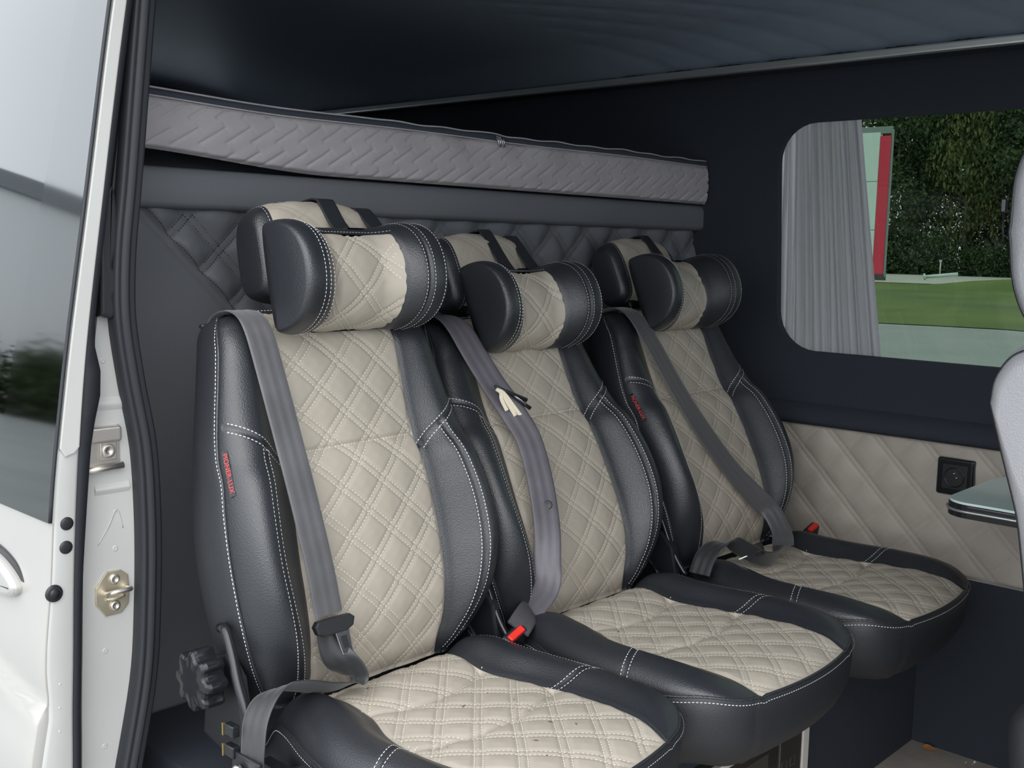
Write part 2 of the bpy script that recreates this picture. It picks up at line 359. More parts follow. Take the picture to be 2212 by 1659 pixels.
# ---- body side on the door side, seen as the door jamb
SEALZ = [1.75, 1.539, 1.408, 1.275, 1.168, 1.088, .991, .892, .791, .646, .538, .432, .391, .20, .05]
SEALY = [-.485, -.509, -.523, -.537, -.549, -.551, -.539, -.522, -.517, -.520, -.528, -.548, -.557, -.575, -.58]
sealf = interp(SEALZ[::-1], SEALY[::-1])
XJ = -.12
DZ = [-.35, 0, .30, .45, .528, .57, .723, .808, .996, 1.262, 1.526, 1.75]
DOUT = [-.70, -.720, -.715, -.707, -.694, -.697, -.685, -.679, -.656, -.614, -.572, -.530]
DIN = [-.655, -.665, -.660, -.655, -.653, -.651, -.645, -.640, -.624, -.587, -.546, -.505]
dout = interp(DZ, DOUT); din = interp(DZ, DIN)
zz = np.concatenate([np.linspace(-.3, 1.75, 42)])
poly = [(float(din(z))+.030, float(z)) for z in zz]+[(float(sealf(z))+.016, float(z)) for z in zz[::-1]]
jamb = thing('van_body_side', 'pale grey painted door jamb behind the black rubber seal', 'van body')
prism('jamb_skin', poly, (XJ, 0, 0), (0, 1, 0), (0, 0, 1), (-1, 0, 0), 2.1, PAINTG, jamb)
struct(jamb)
# recess around the roller track and pressed ribs on the jamb
for (z0, z1, yo) in ((.952, .962, .0), (.826, .832, .004)):
    link('pressed_rib', gridmesh('pressed_rib', [[(XJ+d, y, z) for (d, z) in ((-.001, z0-.008), (.003, z0), (.004, (z0+z1)/2), (.002, z1), (-.001, z1+.006))] for y in np.linspace(-.595, -.545+yo, 12)], flip=True), PAINTG, jamb)
link('pressed_rib', tubemesh('pressed_rib', catmull([(XJ, -.592, .745), (XJ+.001, -.575, .772), (XJ+.001, -.562, .795), (XJ, -.552, .765)], 6), .0011), PAINTG, jamb)
for (y, z) in ((-.577, 1.02), (-.565, .735), (-.585, .58), (-.59, .43)):
    lathe('paint_dimple', [(.0045, 0), (.004, .0008), (.0028, .001), (.001, .0004), (.0001, .0003)], (XJ, y, z), (1, 0, 0), PAINTG, jamb, 14)
# dark upper cover on the jamb with a guide bump
poly = [(float(din(z))+.026, float(z)) for z in np.linspace(1.085, 1.75, 14)]+[(float(sealf(z))+.008, float(z)) for z in np.linspace(1.75, 1.085, 14)]
prism('upper_jamb_cover', poly, (XJ-.004, 0, 0), (0, 1, 0), (0, 0, 1), (1, 0, 0), .012, RUBBER, jamb, bev=.004)
gp = catmull([(-.588, 1.088), (-.572, 1.083), (-.565, 1.094), (-.567, 1.115), (-.5555, 1.135), (-.556, 1.15), (-.568, 1.157), (-.560, 1.19), (-.559, 1.24), (-.566, 1.272), (-.585, 1.25)], 5)
prism('door_guide', [tuple(p) for p in gp], (XJ+.006, 0, 0), (0, 1, 0), (0, 0, 1), (1, 0, 0), .016, PLAST, jamb, bev=.005, seg=3)
# rubber aperture seal: broad band with two rolled ridges
szz = np.linspace(.05, 1.75, 70)
cen = np.stack([np.full(70, -.100), sealf(szz), szz], 1)
G = []
for k in range(70):
    t = cen[min(k+1, 69)]-cen[max(k-1, 0)]; t /= np.linalg.norm(t); lat = np.array([0, t[2], -t[1]])
    row = []
    for (a, b) in ((-.017, -.022), (-.019, -.006), (-.0165, .004), (-.012, .0075), (-.008, .0035), (-.0055, .0045), (0, .0115), (.0055, .0045), (.008, .0035), (.012, .006), (.0165, .002), (.019, -.008), (.017, -.022)):
        row.append(cen[k]+lat*a+np.array([b, 0, 0]))
    G.append(row)
link('aperture_seal', gridmesh('aperture_seal', G), RUBBER, jamb)
struct(span('roof_side_rail', (-2.3, -.56, 1.66), (2.7, -.43, 1.82), PAINTG, bev=.02))
# ---- the sliding door, pushed back along the outside of the van
door = thing('sliding_door', 'white sliding door with black privacy glass, slid open along the van side', 'door', (0, 0, 0))
XE = -.08
def door_rows(zs_, xa, xb, off=0., n=16):
    zs_ = np.asarray(zs_); G = []
    for z in zs_:
        a = xa(z) if callable(xa) else xa; b = xb(z) if callable(xb) else xb
        xr = np.linspace(a, b, n); G.append(np.stack([xr, np.full(n, dout(z)-off), np.full(n, z)], 1))
    return np.array(G)
zl = np.concatenate([np.linspace(-.33, .42, 14), np.linspace(.44, .60, 14), np.linspace(.62, .80, 10)])
def lower_skin():
    G = []
    for z in zl:
        row = []
        for x in np.concatenate([np.linspace(-1.3, -.12, 30), [-.10, XE-.006, XE-.002, XE]]):
            y = float(dout(z)); crz = .545+(.165*(-.085-x) if x < -.085 else 0)
            y += -.015*float(sst(.0, .03, crz-z))+.015*float(sst(.05, .30, crz-z))     # character line, swaging out below
            if x > XE-.007: y += .0035*(x-(XE-.007))/.007
            row.append((x, y, z))
        row.append((XE-.003, float(dout(z))+.010, z)); G.append(row)
    return G
link('door_skin', gridmesh('door_skin', lower_skin(), flip=False), PAINT, door)
xg = lambda z: -.18-(1.5-z)*.126
zu = np.linspace(.802, 1.75, 40)
G = door_rows(zu, -1.3, lambda z: xg(z)-.002, .001); link('window_glass', gridmesh('window_glass', G), DOORGLASS, door)
G = door_rows(zu, lambda z: xg(z), XE-.001, .003, 6)
link('pillar_trim', gridmesh('pillar_trim', G), FRIT, door)
tube('glass_edge_gap', [(xg(z)-.001, float(dout(z))+.0005, z) for z in zu], .0022, RUBBER, door, 6)
tube('trim_edge_rubber', [(XE+.0005, float(dout(z))-.0005, z) for z in zu], .0028, RUBBER, door, 6)
zz = np.linspace(-.33, 1.75, 60)
G = []
for z in zz:
    yo, yi = float(dout(z))+.003, float(din(z))
    G.append([(XE-.004, yo-.001, z), (XE-.0005, yo+.004, z), (XE, yo+.008, z), (XE, yi-.006, z), (XE-.002, yi-.002, z), (XE-.006, yi, z), (-.6, yi+.004, z), (-1.3, yi+.004, z)])
link('door_edge', gridmesh('door_edge', G), PAINTG, door)
# lapped outer plate on the edge above the latch height
zc = np.linspace(.905, 1.75, 30)
pts = [(float(dout(z))+.004, float(z)) for z in zc]+[(float(din(z))-.003, float(z)) for z in zc[::-1]]+[(float(din(.905))-.010, .897), (float(dout(.905))+.012, .893)]
prism('edge_plate', pts, (XE-.001, 0, 0), (0, 1, 0), (0, 0, 1), (1, 0, 0), .0045, PAINTG, door, bev=.002)
# black rubber strip on the inner door edge (fills the gap to the jamb)
G = []
for z in zz:
    yi = float(din(z)); w_ = .012+.006*float(sst(.62, .92, z))-.008*float(sst(1.0, 1.06, z))+(.010*math.exp(-((z-.985)/.05)**2))
    G.append([(XE-.010, yi-.004, z), (XE-.004, yi, z), (XE-.006, yi+w_, z), (XE-.02, yi+w_+.004, z)])
link('edge_seal', gridmesh('edge_seal', G), RUBBER, door)
for (z, r) in ((.797, .0095), (.763, .0095)):
    yc = (float(dout(z))+float(din(z)))/2+.004
    lathe('plug', [(r, 0), (r, .001), (r*.8, .0022), (r*.5, .0028), (.0001, .003)], (XE, yc, z), (1, 0, 0), PLAST, door, 18)
lathe('bumper', [(.0125, 0), (.012, .003), (.009, .004), (.0065, .0035), (.006, .005), (.003, .0055), (.0001, .006)], (XE, float(dout(.70))+.009, .70), (1, 0, 0), PLAST, door, 20)
for z in (.565, .53, .495): lathe('edge_dimple', [(.002, 0), (.0012, .0006), (.0001, .0008)], (XE, float(din(z))-.022, z), (1, 0, 0), PAINTG, door, 8)
# handle: white grip with a black escutcheon
yh = float(dout(.70))
hp = catmull([(-.42, .742), (-.30, .742), (-.235, .738), (-.185, .725), (-.158, .705), (-.152, .688), (-.165, .672), (-.20, .664), (-.30, .662), (-.42, .662)], 5)
hd = link('handle', prismmesh('handle', [tuple(p) for p in hp], (0, yh+.004, 0), (1, 0, 0), (0, 0, 1), (0, -1, 0), .004, .001), PLASTG, door)
hp2 = catmull([(-.42, .728), (-.30, .729), (-.235, .726), (-.19, .713), (-.165, .699), (-.161, .688), (-.172, .678), (-.21, .671), (-.30, .669), (-.42, .669)], 5)
link('grip', prismmesh('grip', [tuple(p) for p in hp2], (0, yh+.002, 0), (1, 0, 0), (0, 0, 1), (0, -1, 0), .018, .012, 4), PAINT, hd)
# ---- unseen cab, added to shape the front light: near side body, window, bulkhead, windscreen
struct(span('wall_near_front', (2.05, -.66, -.30), (2.75, -.57, .98), PAINT, bev=.02))
struct(span('wall_near_pillar', (2.05, -.62, .98), (2.15, -.50, 1.70), PAINT, bev=.02))
struct(span('window_4', (2.15, -.585, .98), (2.68, -.580, 1.68), CLEAR))
struct(span('wall_front', (2.70, -.66, -.30), (2.78, 1.30, 1.02), LINER, bev=.01))
struct(span('window_5', (2.72, -.60, 1.02), (2.726, 1.26, 1.72), CLEAR))
# ---- base under the seats, wheel-box like
struct(span('seat_plinth', (-.32, .70, 0), (.385, 1.244, .40), LINER))
struct(span('seat_plinth_near', (-.32, -.47, 0), (.33, .12, .36), LINER))
struct(span('seat_plinth_shelf', (-.32, .12, .262), (.37, .70, .30), LINER))
# ================================================================== OUTSIDE
GZ = -.62
ASPH = mat('asphalt', (.26, .28, .275), .75, var=.15, vscale=.5, bump=.3, bscale=30)
GRASS = mat('grass_green', (.11, .155, .020), .9, col2=(.055, .10, .014), vscale=.22, bump=.8, bscale=6)
PATHM = mat('pale_path', (.46, .46, .42), .9, var=.1, vscale=1)
g = struct(span('ground', (-300, -120, GZ-.3), (220, 300, GZ), ASPH))
def strip(name, ya, yb, z, m, x0=-160, x1=120, tilt=.06, n=60, rough=.0):
    xs = np.linspace(x0, x1, n); G = [[(x, ya+tilt*(x+9)+rough*math.sin(x*1.7)+rough*.6*math.sin(x*.63+1), z), (x, yb+tilt*(x+9), z), ] for x in xs]
    return struct(link(name, gridmesh(name, G, flip=True), m))
# a gentle grassed verge with a low mound
xs = np.linspace(-120, 60, 120); ts = np.linspace(0, 1, 40)
G = []
for x in xs:
    y0 = 26.2+.10*(x+9)+.25*math.sin(x*1.3)+.15*math.sin(x*.47)
    row = []
    for t in ts:
        y = y0+(66-26)*t; row.append((x, y, GZ+.02+.03*math.sin(t*math.pi)+.06*min(1, t*18)*(1-t)+(.55*math.exp(-((x+20-2*t)/3.5)**2-((t-.82)/.10)**2))))
    G.append(row)
struct(link('lawn', gridmesh('lawn', G, flip=True), GRASS))
strip('footpath', 65, 92, GZ+.05, PATHM, tilt=.09)
strip('wood_edge', 90, 140, GZ+.04, mat('undergrowth', (.035, .05, .02), .95, var=.4, vscale=.6, bump=1, bscale=2), tilt=.09)
# ================================================================== PASSENGER SEATS
# backrest surface in its own frame: y across, t up the back, n out of the back
T_TOP = .598
c_t = interp([0, .02, .05, .1, .16, .22, .30, .345, .372, .40, .45, .5, .545, .57, .585, T_TOP],
             [-.012, .006, .022, .038, .043, .041, .036, .030, .020, .016, .013, .012, .008, -.002, -.012, -.034])
w_t = interp([0, .03, .06, .1, .15, .2, .25, .3, .35, .4, .45, .5, .54, .565, .582, .592, T_TOP],
             [.185, .208, .225, .240, .250, .254, .254, .250, .242, .234, .224, .214, .206, .199, .190, .178, .158])
b_t = interp([0, .02, .06, .12, .2, .3, .36, .45, .55, T_TOP], [.142, .133, .136, .140, .142, .138, .134, .131, .128, .124])
r_t = interp([0, .03, .06, .1, .15, .2, .25, .3, .35, .4, .5, .56, T_TOP], [.150, .161, .174, .192, .209, .219, .220, .214, .204, .191, .178, .168, .148])
h_t = interp([0, .03, .06, .1, .15, .2, .26, .32, .38, .44, .5, .56, T_TOP], [.006, .015, .026, .038, .048, .052, .050, .043, .032, .022, .015, .010, .004])
QA, QB = .084, .080
def back_n(y, t, q=True):
    y = np.asarray(y, float); t = np.asarray(t, float); a = np.abs(y); c = c_t(t); w = w_t(t); b = b_t(t); r = r_t(t); h = h_t(t)
    up = h*sst(0, 1, (a-b)/(r-b)*1.0)
    s = np.clip((a-r)/(w-r), 0, 1); dn = h-(h+.014)*(1-np.sqrt(np.maximum(1-s*s, 0)))
    n = c+np.where(a < b, 0, np.where(a < r, up, dn))-.004*np.exp(-((a-b)/.004)**2)
    n = n+.006*(1-np.minimum(a/b, 1)**2)*sst(.02, .1, t)*(1-sst(.5, .58, t))       # slight crown
    if q:
        m = sst(0, .006, b-a)
        n = n+m*quilt(y, t, QA, QB, ph1=.67, ph2=.42)-.004*np.exp(-((t-.374-.02*y)/.004)**2)*(a < b)
    # shoulder seam groove
    for sg in (1,):
        tl = diag_t(a); n = n-.0030*np.exp(-((t-tl)/.0035)**2)*(a > b)*(a < w-.002)
    vs_ = vseam_y(t); n = n-.0030*np.exp(-((a-vs_)/.0032)**2)*(t < .392)*(a > b)
    return n
diag_t = interp([.12, .135, .16, .185, .215, .245, .26], [.340, .352, .376, .398, .418, .434, .44])
vseam_y = interp([-.01, .0, .03, .06, .1, .15, .2, .25, .3, .35, .392], [.150, .153, .163, .174, .186, .197, .203, .203, .198, .189, .178])
def bs(y, t):                                  # local backrest point (before reclining)
    n = back_n(y, t); return np.stack([n, np.asarray(y, float)+0*n, np.asarray(t, float)+0*n], -1)
def bs_flat(y, t):
    n = back_n(y, t, False); return np.stack([n, np.asarray(y, float)+0*n, np.asarray(t, float)+0*n], -1)
def panel(fa, fb, ts, nu, S):
    G = []
    for t in ts:
        ys = np.linspace(fa(t), fb(t), nu); G.append(S(ys, np.full(nu, t)))
    return np.array(G)
ME = {}
tsb = np.linspace(-.005, T_TOP, 230)
ME['back_panel'] = gridmesh('backrest_panel', panel(lambda t: -b_t(t)-.0005, lambda t: b_t(t)+.0005, tsb, 108, bs), flip=True)
wb = np.concatenate([np.linspace(0, .5, 16), .5+.5*np.sin(np.linspace(0, np.pi/2, 26))[1:]])
def bolster(sg, ts):
    G = []
    for t in ts:
        b, w = float(b_t(t)), float(w_t(t)); ys = b+(w-b)*wb; G.append(bs_flat(sg*ys, np.full(len(ys), t)))
    return np.array(G)
tsb2 = np.linspace(-.005, T_TOP, 170)
ME['bolster_l'] = gridmesh('backrest_bolster', bolster(-1, tsb2), flip=False)
ME['bolster_r'] = gridmesh('backrest_bolster', bolster(1, tsb2), flip=True)
# side gusset and rear shell
path = [(-1, t) for t in np.linspace(-.005, T_TOP, 60)]
ring = [(-float(w_t(t)), float(t)) for t in np.linspace(-.005, T_TOP, 60)]
top = [(y, T_TOP) for y in np.linspace(-.158, .158, 24)[1:-1]]
ring = ring+top+[(-y, t) for y, t in ring[:60][::-1]]
G = []
for (y, t) in ring:
    n0 = float(back_n(y*.9999, t, False)); sx = 1.0 if abs(t-T_TOP) > 1e-6 else 1.0
    row = []
    istop = t > .56; k = float(sst(.53, T_TOP, t))
    for f, dn, o in ((0, 0, 0), (.04, -.004, .002), (.15, -.018, .004), (.45, -.055, .005), (.8, -.092, -.001), (.95, -.108, -.010), (1, -.114, -.020)):
        oy = o*(1-k)*np.sign(y); ot = o*k*(.5 if o > 0 else 1.0)
        nn = n0+(-.088-n0)*f if f > 0 else n0
        row.append((nn, y+oy, t+ot))
    G.append(row)
ME['gusset'] = gridmesh('backrest_side', G, flip=False)
ys = np.linspace(-1, 1, 24)
G = [[(-.088-.012*(1-y*y)*math.sin(min(1, t/.55)*math.pi), y*(float(w_t(t))-.020*(1-float(sst(.53, T_TOP, t)))), t-.020*float(sst(.53, T_TOP, t))) for y in ys] for t in np.linspace(-.005, T_TOP, 50)]
ME['rear'] = gridmesh('backrest_rear', G, flip=False)
# piping and stitches
pp = [(float(back_n(-w_t(t)*.9995, t, False))-.002, -float(w_t(t))-.001, float(t)) for t in np.linspace(0, T_TOP, 90)]
pp2 = [(a, -b, c) for a, b, c in pp]
ME['piping'] = None
def dbl(fn, us, d=.0062):                     # two stitch rows either side of a curve (u->(y,t)) with its side normal
    P = np.array([fn(u) for u in us]); T = np.gradient(P, axis=0); T /= np.linalg.norm(T, axis=1)[:, None]; Nn = np.stack([-T[:, 1], T[:, 0]], 1)
    return [P+Nn*d, P-Nn*d]
lines = []
for sg in (-1, 1):
    lines += dbl(lambda a: (sg*a, float(diag_t(a))), np.linspace(.137, .236, 40))
    lines += dbl(lambda t: (sg*float(vseam_y(t)), t), np.linspace(.004, .385, 120))
blk_st = []
for uv in lines:
    ok = np.abs(uv[:, 0]) < w_t(uv[:, 1])-.004
    p, n = on_surface(bs_flat, uv[ok]); blk_st.append((p+.0003*n, n))
for sg in (-1, 1):                            # row just outside the piping
    uv = np.stack([sg*(w_t(np.linspace(.0, .592, 180))-.001), np.linspace(.0, .592, 180)], 1)
    P = np.array([(float(back_n(y, t, False))-.009, y+sg*.0052*(1-float(sst(.55, T_TOP, t))), t+.004*float(sst(.55, T_TOP, t))) for y, t in uv])
    Nn = np.tile(np.array([.35, sg*.94, 0]), (len(P), 1)); blk_st.append((P, Nn))
P = np.array([(float(back_n(y, T_TOP, False))-.008, y, T_TOP+.0055) for y in np.linspace(-.152, .152, 60)]); blk_st.append((P, np.tile(np.array([.5, 0, .86]), (60, 1))))
nrm_fix = []
for P, Nn in blk_st:
    s = np.sign(np.sum(Nn[:, 0])); nrm_fix.append((P, Nn*(s if s != 0 else 1)))
ME['stitch_white'] = stitchmesh('contrast_stitching', nrm_fix, .0044, .0018, .0008)
ins = lambda u, v: (np.abs(u) < b_t(v)-.003) & (v > .004) & (v < .59)
ql = quilt_lines(-.15, .15, 0, .59, ins, QA, QB, ph1=.67, ph2=.42, step=.005)
ql.append(np.stack([np.linspace(-.130, .130, 60), .374+.02*np.linspace(-.130, .130, 60)], 1))
L = []
for uv in ql:
    p, n = on_surface(bs, uv); n = n*np.sign(n[:, :1]); L.append((p+.0003*n, n))
ME['stitch_cream'] = stitchmesh('quilt_stitching', L, .0042, .0022, .0009)

# ---- cushion: x forward from the crease, y across, z up
CX = .470
def e_corner(x, x0, x1, y0, y1):
    s = np.clip((np.asarray(x, float)-x0)/(x1-x0), 0, 1); return y1+(y0-y1)*np.sqrt(np.maximum(1-s**2.4, 0))
cw0 = interp([-.06, 0, .05, .1, .15, .2, .26, .32, .36, .47], [.190, .200, .215, .228, .238, .245, .249, .249, .249, .249])
def cw(x): return np.where(np.asarray(x) < .34, cw0(x), e_corner(x, .34, CX, float(cw0(.34)), .1408))
cb = interp([-.06, 0, .05, .1, .13, .19, .27, .36, .43, CX], [.140, .136, .128, .121, .122, .142, .153, .150, .146, .140])
cz = interp([-.06, -.02, .02, .06, .12, .2, .3, .38, .43, CX], [-.075, -.045, -.004, .006, .000, -.004, .002, .006, .002, -.012])
ch = interp([-.06, 0, .05, .1, .18, .26, .34, .42, CX], [.004, .010, .020, .025, .026, .024, .019, .010, .0])
def front_x(y): return CX+.018*(1-(np.asarray(y)/.155)**2)
def cush_z(x, y, q=True):
    x = np.asarray(x, float); y = np.asarray(y, float); a = np.abs(y); b = cb(x); w = cw(x); h = ch(x); r = b+(w-b)*.5
    up = h*sst(0, 1, (a-b)/np.maximum(r-b, 1e-4)); s = np.clip((a-r)/np.maximum(w-r, 1e-4), 0, 1)
    dn = h-(h+.022*(1-sst(.33, CX, x)))*(1-np.sqrt(np.maximum(1-s*s, 0)))
    z = cz(x)+np.where(a < b, 0, np.where(a < r, up, dn))-.003*np.exp(-((a-b)/.004)**2)
    if q:
        m = sst(0, .006, b-a)*sst(0, .012, CX-x)
        z = z+m*quilt(y, x, .080, .078, ph1=.045, ph2=.40, depth=.0024, puff=.0014)
        for x0, k in ((.143, -.45), (.279, -.35)): z = z-(.0055*np.exp(-((x-x0-k*(y*y)*4)/.0045)**2)+.004*np.exp(-((x-x0-k*(y*y)*4)/.018)**2))*(a < b)
    ts_ = tseam_x(a); z = z-.003*np.exp(-((x-ts_)/.0032)**2)*(a > b)
    z = z-.0025*np.exp(-((y-lseam_y(x))/.003)**2)*(x < .275)
    return z
tseam_x = interp([.10, .14, .18, .22, .26, .28], [.225, .245, .262, .276, .286, .29])
lseam_y = interp([-.06, 0, .03, .07, .12, .18, .24, .30], [.172, .180, .190, .203, .214, .221, .222, .222])
def cs(x, y, q=True):
    x = np.asarray(x, float); y = np.asarray(y, float)
    z = cush_z(x, y, q)
    xx = x+(.018*np.maximum(1-(y/.155)**2, 0))*sst(.25, CX, x)
    return np.stack([xx, y+0*z, z], -1)
xsq = np.linspace(-.05, CX, 205)
ME['cush_panel'] = gridmesh('cushion_panel', np.array([cs(np.full(112, x), np.linspace(-float(cb(x)), float(cb(x)), 112)) for x in xsq]), flip=False)
xsb = np.concatenate([np.linspace(-.05, .34, 90), .34+(CX-.34)*np.sin(np.linspace(0, np.pi/2, 50))[1:]])
def cbol(sg):
    G = []
    for x in xsb:
        b, w = float(cb(x)), max(float(cw(x)), float(cb(x))+.0008); ys = b+(w-b)*wb; G.append(cs(np.full(len(ys), x), sg*ys, False))
    return np.array(G)
ME['cbol_l'] = gridmesh('cushion_bolster', cbol(-1), flip=True); ME['cbol_r'] = gridmesh('cushion_bolster', cbol(1), flip=False)
ring = [(float(x), -max(float(cw(x)), float(cb(x))+.0008)) for x in xsb]
fr = [(CX, y) for y in np.linspace(-.1408, .1408, 30)[1:-1]]
ring = ring+fr+[(x, -y) for x, y in ring[::-1]]
G = []; edge_pts = []
R0 = [cs(np.array([x]), np.array([y]), False)[0] for x, y in ring]
for (x, y), p in zip(ring, R0):
    edge_pts.append(p); d = np.array([x-.16, y*1.0]); d = d/np.linalg.norm(d)
    row = []
    for f, o, dz in ((0, 0, 0), (1, .003, -.004), (2, .005, -.03), (3, .001, -.070), (4, -.016, -.105), (5, -.045, -.130), (6, -.080, -.143), (7, -.12, -.146)):
        row.append((p[0]+d[0]*o*(1 if x > .1 else .6), p[1]+d[1]*o, p[2]+dz*(.6+.4*float(sst(-.05, .3, x)))))
    G.append(row)
ME['skirt'] = gridmesh('cushion_skirt', G, flip=True)
ep = np.array(edge_pts)
L = []
def addc(uv, q=False):
    uv = np.asarray(uv); S = (lambda a, b: cs(a, b, q)); p, n = on_surface(S, uv); n = n*np.sign(n[:, 2:3]); L.append((p+.0003*n, n))
for sg in (-1, 1):
    for uv in dbl(lambda a: (float(tseam_x(a)), sg*a), np.linspace(.142, .252, 40)): addc(uv)
for uv in dbl(lambda x: (x, float(lseam_y(x))), np.linspace(-.01, .268, 80)): addc(uv)
P = ep+np.array([0, 0, -.007]); d = np.stack([ep[:, 0]-.16, ep[:, 1], 0*ep[:, 0]], 1); d /= np.linalg.norm(d, axis=1)[:, None]
L.append((P+d*.0065, d))
ME['cstitch_white'] = stitchmesh('contrast_stitching', L, .0044, .0018, .0008)
ql = quilt_lines(-.16, .16, -.02, CX-.006, lambda u, v: np.abs(u) < cb(v)-.003, .080, .078, ph1=.045, ph2=.40, step=.005)
for x0, k in ((.143, -.45), (.279, -.35)):
    yy = np.linspace(-.128, .128, 70); ql.append(np.stack([yy, x0+k*yy*yy*4], 1))
L = []
for uv in ql:
    p, n = on_surface(lambda a, b: cs(a, b), uv[:, ::-1]); n = n*np.sign(n[:, 2:3]); L.append((p+.0003*n, n))
ME['cstitch_cream'] = stitchmesh('quilt_stitching', L, .0042, .0022, .0009)

# ---- headrest and neck pillow: rings across y
def capf(y, w, p): return np.maximum(1-np.abs(np.asarray(y, float)/w)**p, 0)**(1/p)
def sgp(c, e): return np.sign(c)*np.abs(c)**e
HW = .124
def head_pt(y, om):
    y = np.asarray(y, float); om = np.asarray(om, float); k = .35+.65*capf(y, HW+.0015, 3.2)
    d = .052*k*(1-.12*np.sin(om)); h = .086*(.80+.20*capf(y, HW+.0015, 2.4))*np.where(np.sin(om) > 0, k**.75, k**.2)
    return np.stack([-.055+d*sgp(np.cos(om), .62), y, .700+h*sgp(np.sin(om), .62)], -1)
def rings(fn, ys, oms): return np.array([[fn(y, o) for o in oms] for y in ys])
OM = np.linspace(-np.pi, np.pi, 73)
yb_ = .098
def hq(y, om, q=True):
    p = head_pt(y, om)
    return p
ysn = lambda a, b, n: np.linspace(a, b, n)
front = np.linspace(-np.pi*.40, np.pi*.62, 60); backo = np.linspace(np.pi*.62, np.pi*1.60, 40)
def hpan(y, om):
    p = head_pt(y, om); c = np.array([-.055, 0, .70]); r = p-np.stack([0*p[..., 0], p[..., 1], 0*p[..., 0]], -1)-c; r = r/np.linalg.norm(r, axis=-1)[..., None]
    return p+r*(quilt(np.asarray(y, float), np.asarray(om, float)*.075, .084, .082, depth=.0018, puff=.0012)-.001)[..., None]
ME['head_panel'] = gridmesh('headrest_panel', np.array([hpan(np.full(60, y), front) for y in ysn(-yb_, yb_, 60)]), flip=False)
ME['head_back'] = gridmesh('headrest_back', np.array([head_pt(np.full(40, y), backo) for y in ysn(-yb_, yb_, 20)]), flip=False)
ycap = HW*np.sin(np.linspace(math.asin(yb_/HW), math.pi/2, 16))
fullo = np.linspace(-np.pi, np.pi, 80, endpoint=False)
def caps(fn, yc, cen, oo):
    G = np.array([fn(np.full(len(oo), y), oo) for y in yc]); c = G[-1].mean(0)
    G = np.concatenate([G, (G[-1]*.5+c*.5)[None]+np.array([0, np.sign(yc[-1])*.002, 0]), np.repeat(c[None, None], len(oo), 1)+np.array([0, np.sign(yc[-1])*.0025, 0])], 0); return G
ME['head_side_l'] = gridmesh('headrest_side', caps(head_pt, -ycap, None, fullo), closed_v=True, flip=True)
ME['head_side_r'] = gridmesh('headrest_side', caps(head_pt, ycap, None, fullo), closed_v=True, flip=False)
L = []
for y in (-yb_-.005, yb_+.005):
    p = head_pt(np.full(90, y), np.linspace(-np.pi*.45, np.pi*.62, 90)); n = p-np.array([-.055, 0, .70]); n[:, 1] = 0; n /= np.linalg.norm(n, axis=1)[:, None]; L.append((p+n*.0006, n))
ME['head_stitch'] = stitchmesh('contrast_stitching', L, .0044, .0018, .0008)
PW = .143
def pil_pt(y, om):
    y = np.asarray(y, float); om = np.asarray(om, float); k = capf(y, PW+.0005, 5.0); a = np.abs(y); co = np.cos(om)
    D = (.074+.026*sst(.040, .105, a))*(.72+.28*k); h = (.084+.006*sst(.06, .12, a))*(.80+.20*k)
    nb = .016+.030*sst(.04, .14, a)
    return np.stack([nb+np.where(co > 0, D*np.abs(co)**.92, -.012*np.abs(co)**.4), y, h*sgp(np.sin(om), .92)], -1)
PB = .070
def ppan(y, om):
    p = pil_pt(y, om); c = np.array([.02, 0, 0]); r = p-np.stack([0*p[..., 0], p[..., 1], 0*p[..., 0]], -1)-c; r = r/np.linalg.norm(r, axis=-1)[..., None]
    return p+r*(quilt(np.asarray(y, float), np.asarray(om, float)*.075, .086, .084, ph1=.25, ph2=.6, depth=.0022, puff=.0014)-.0012)[..., None]
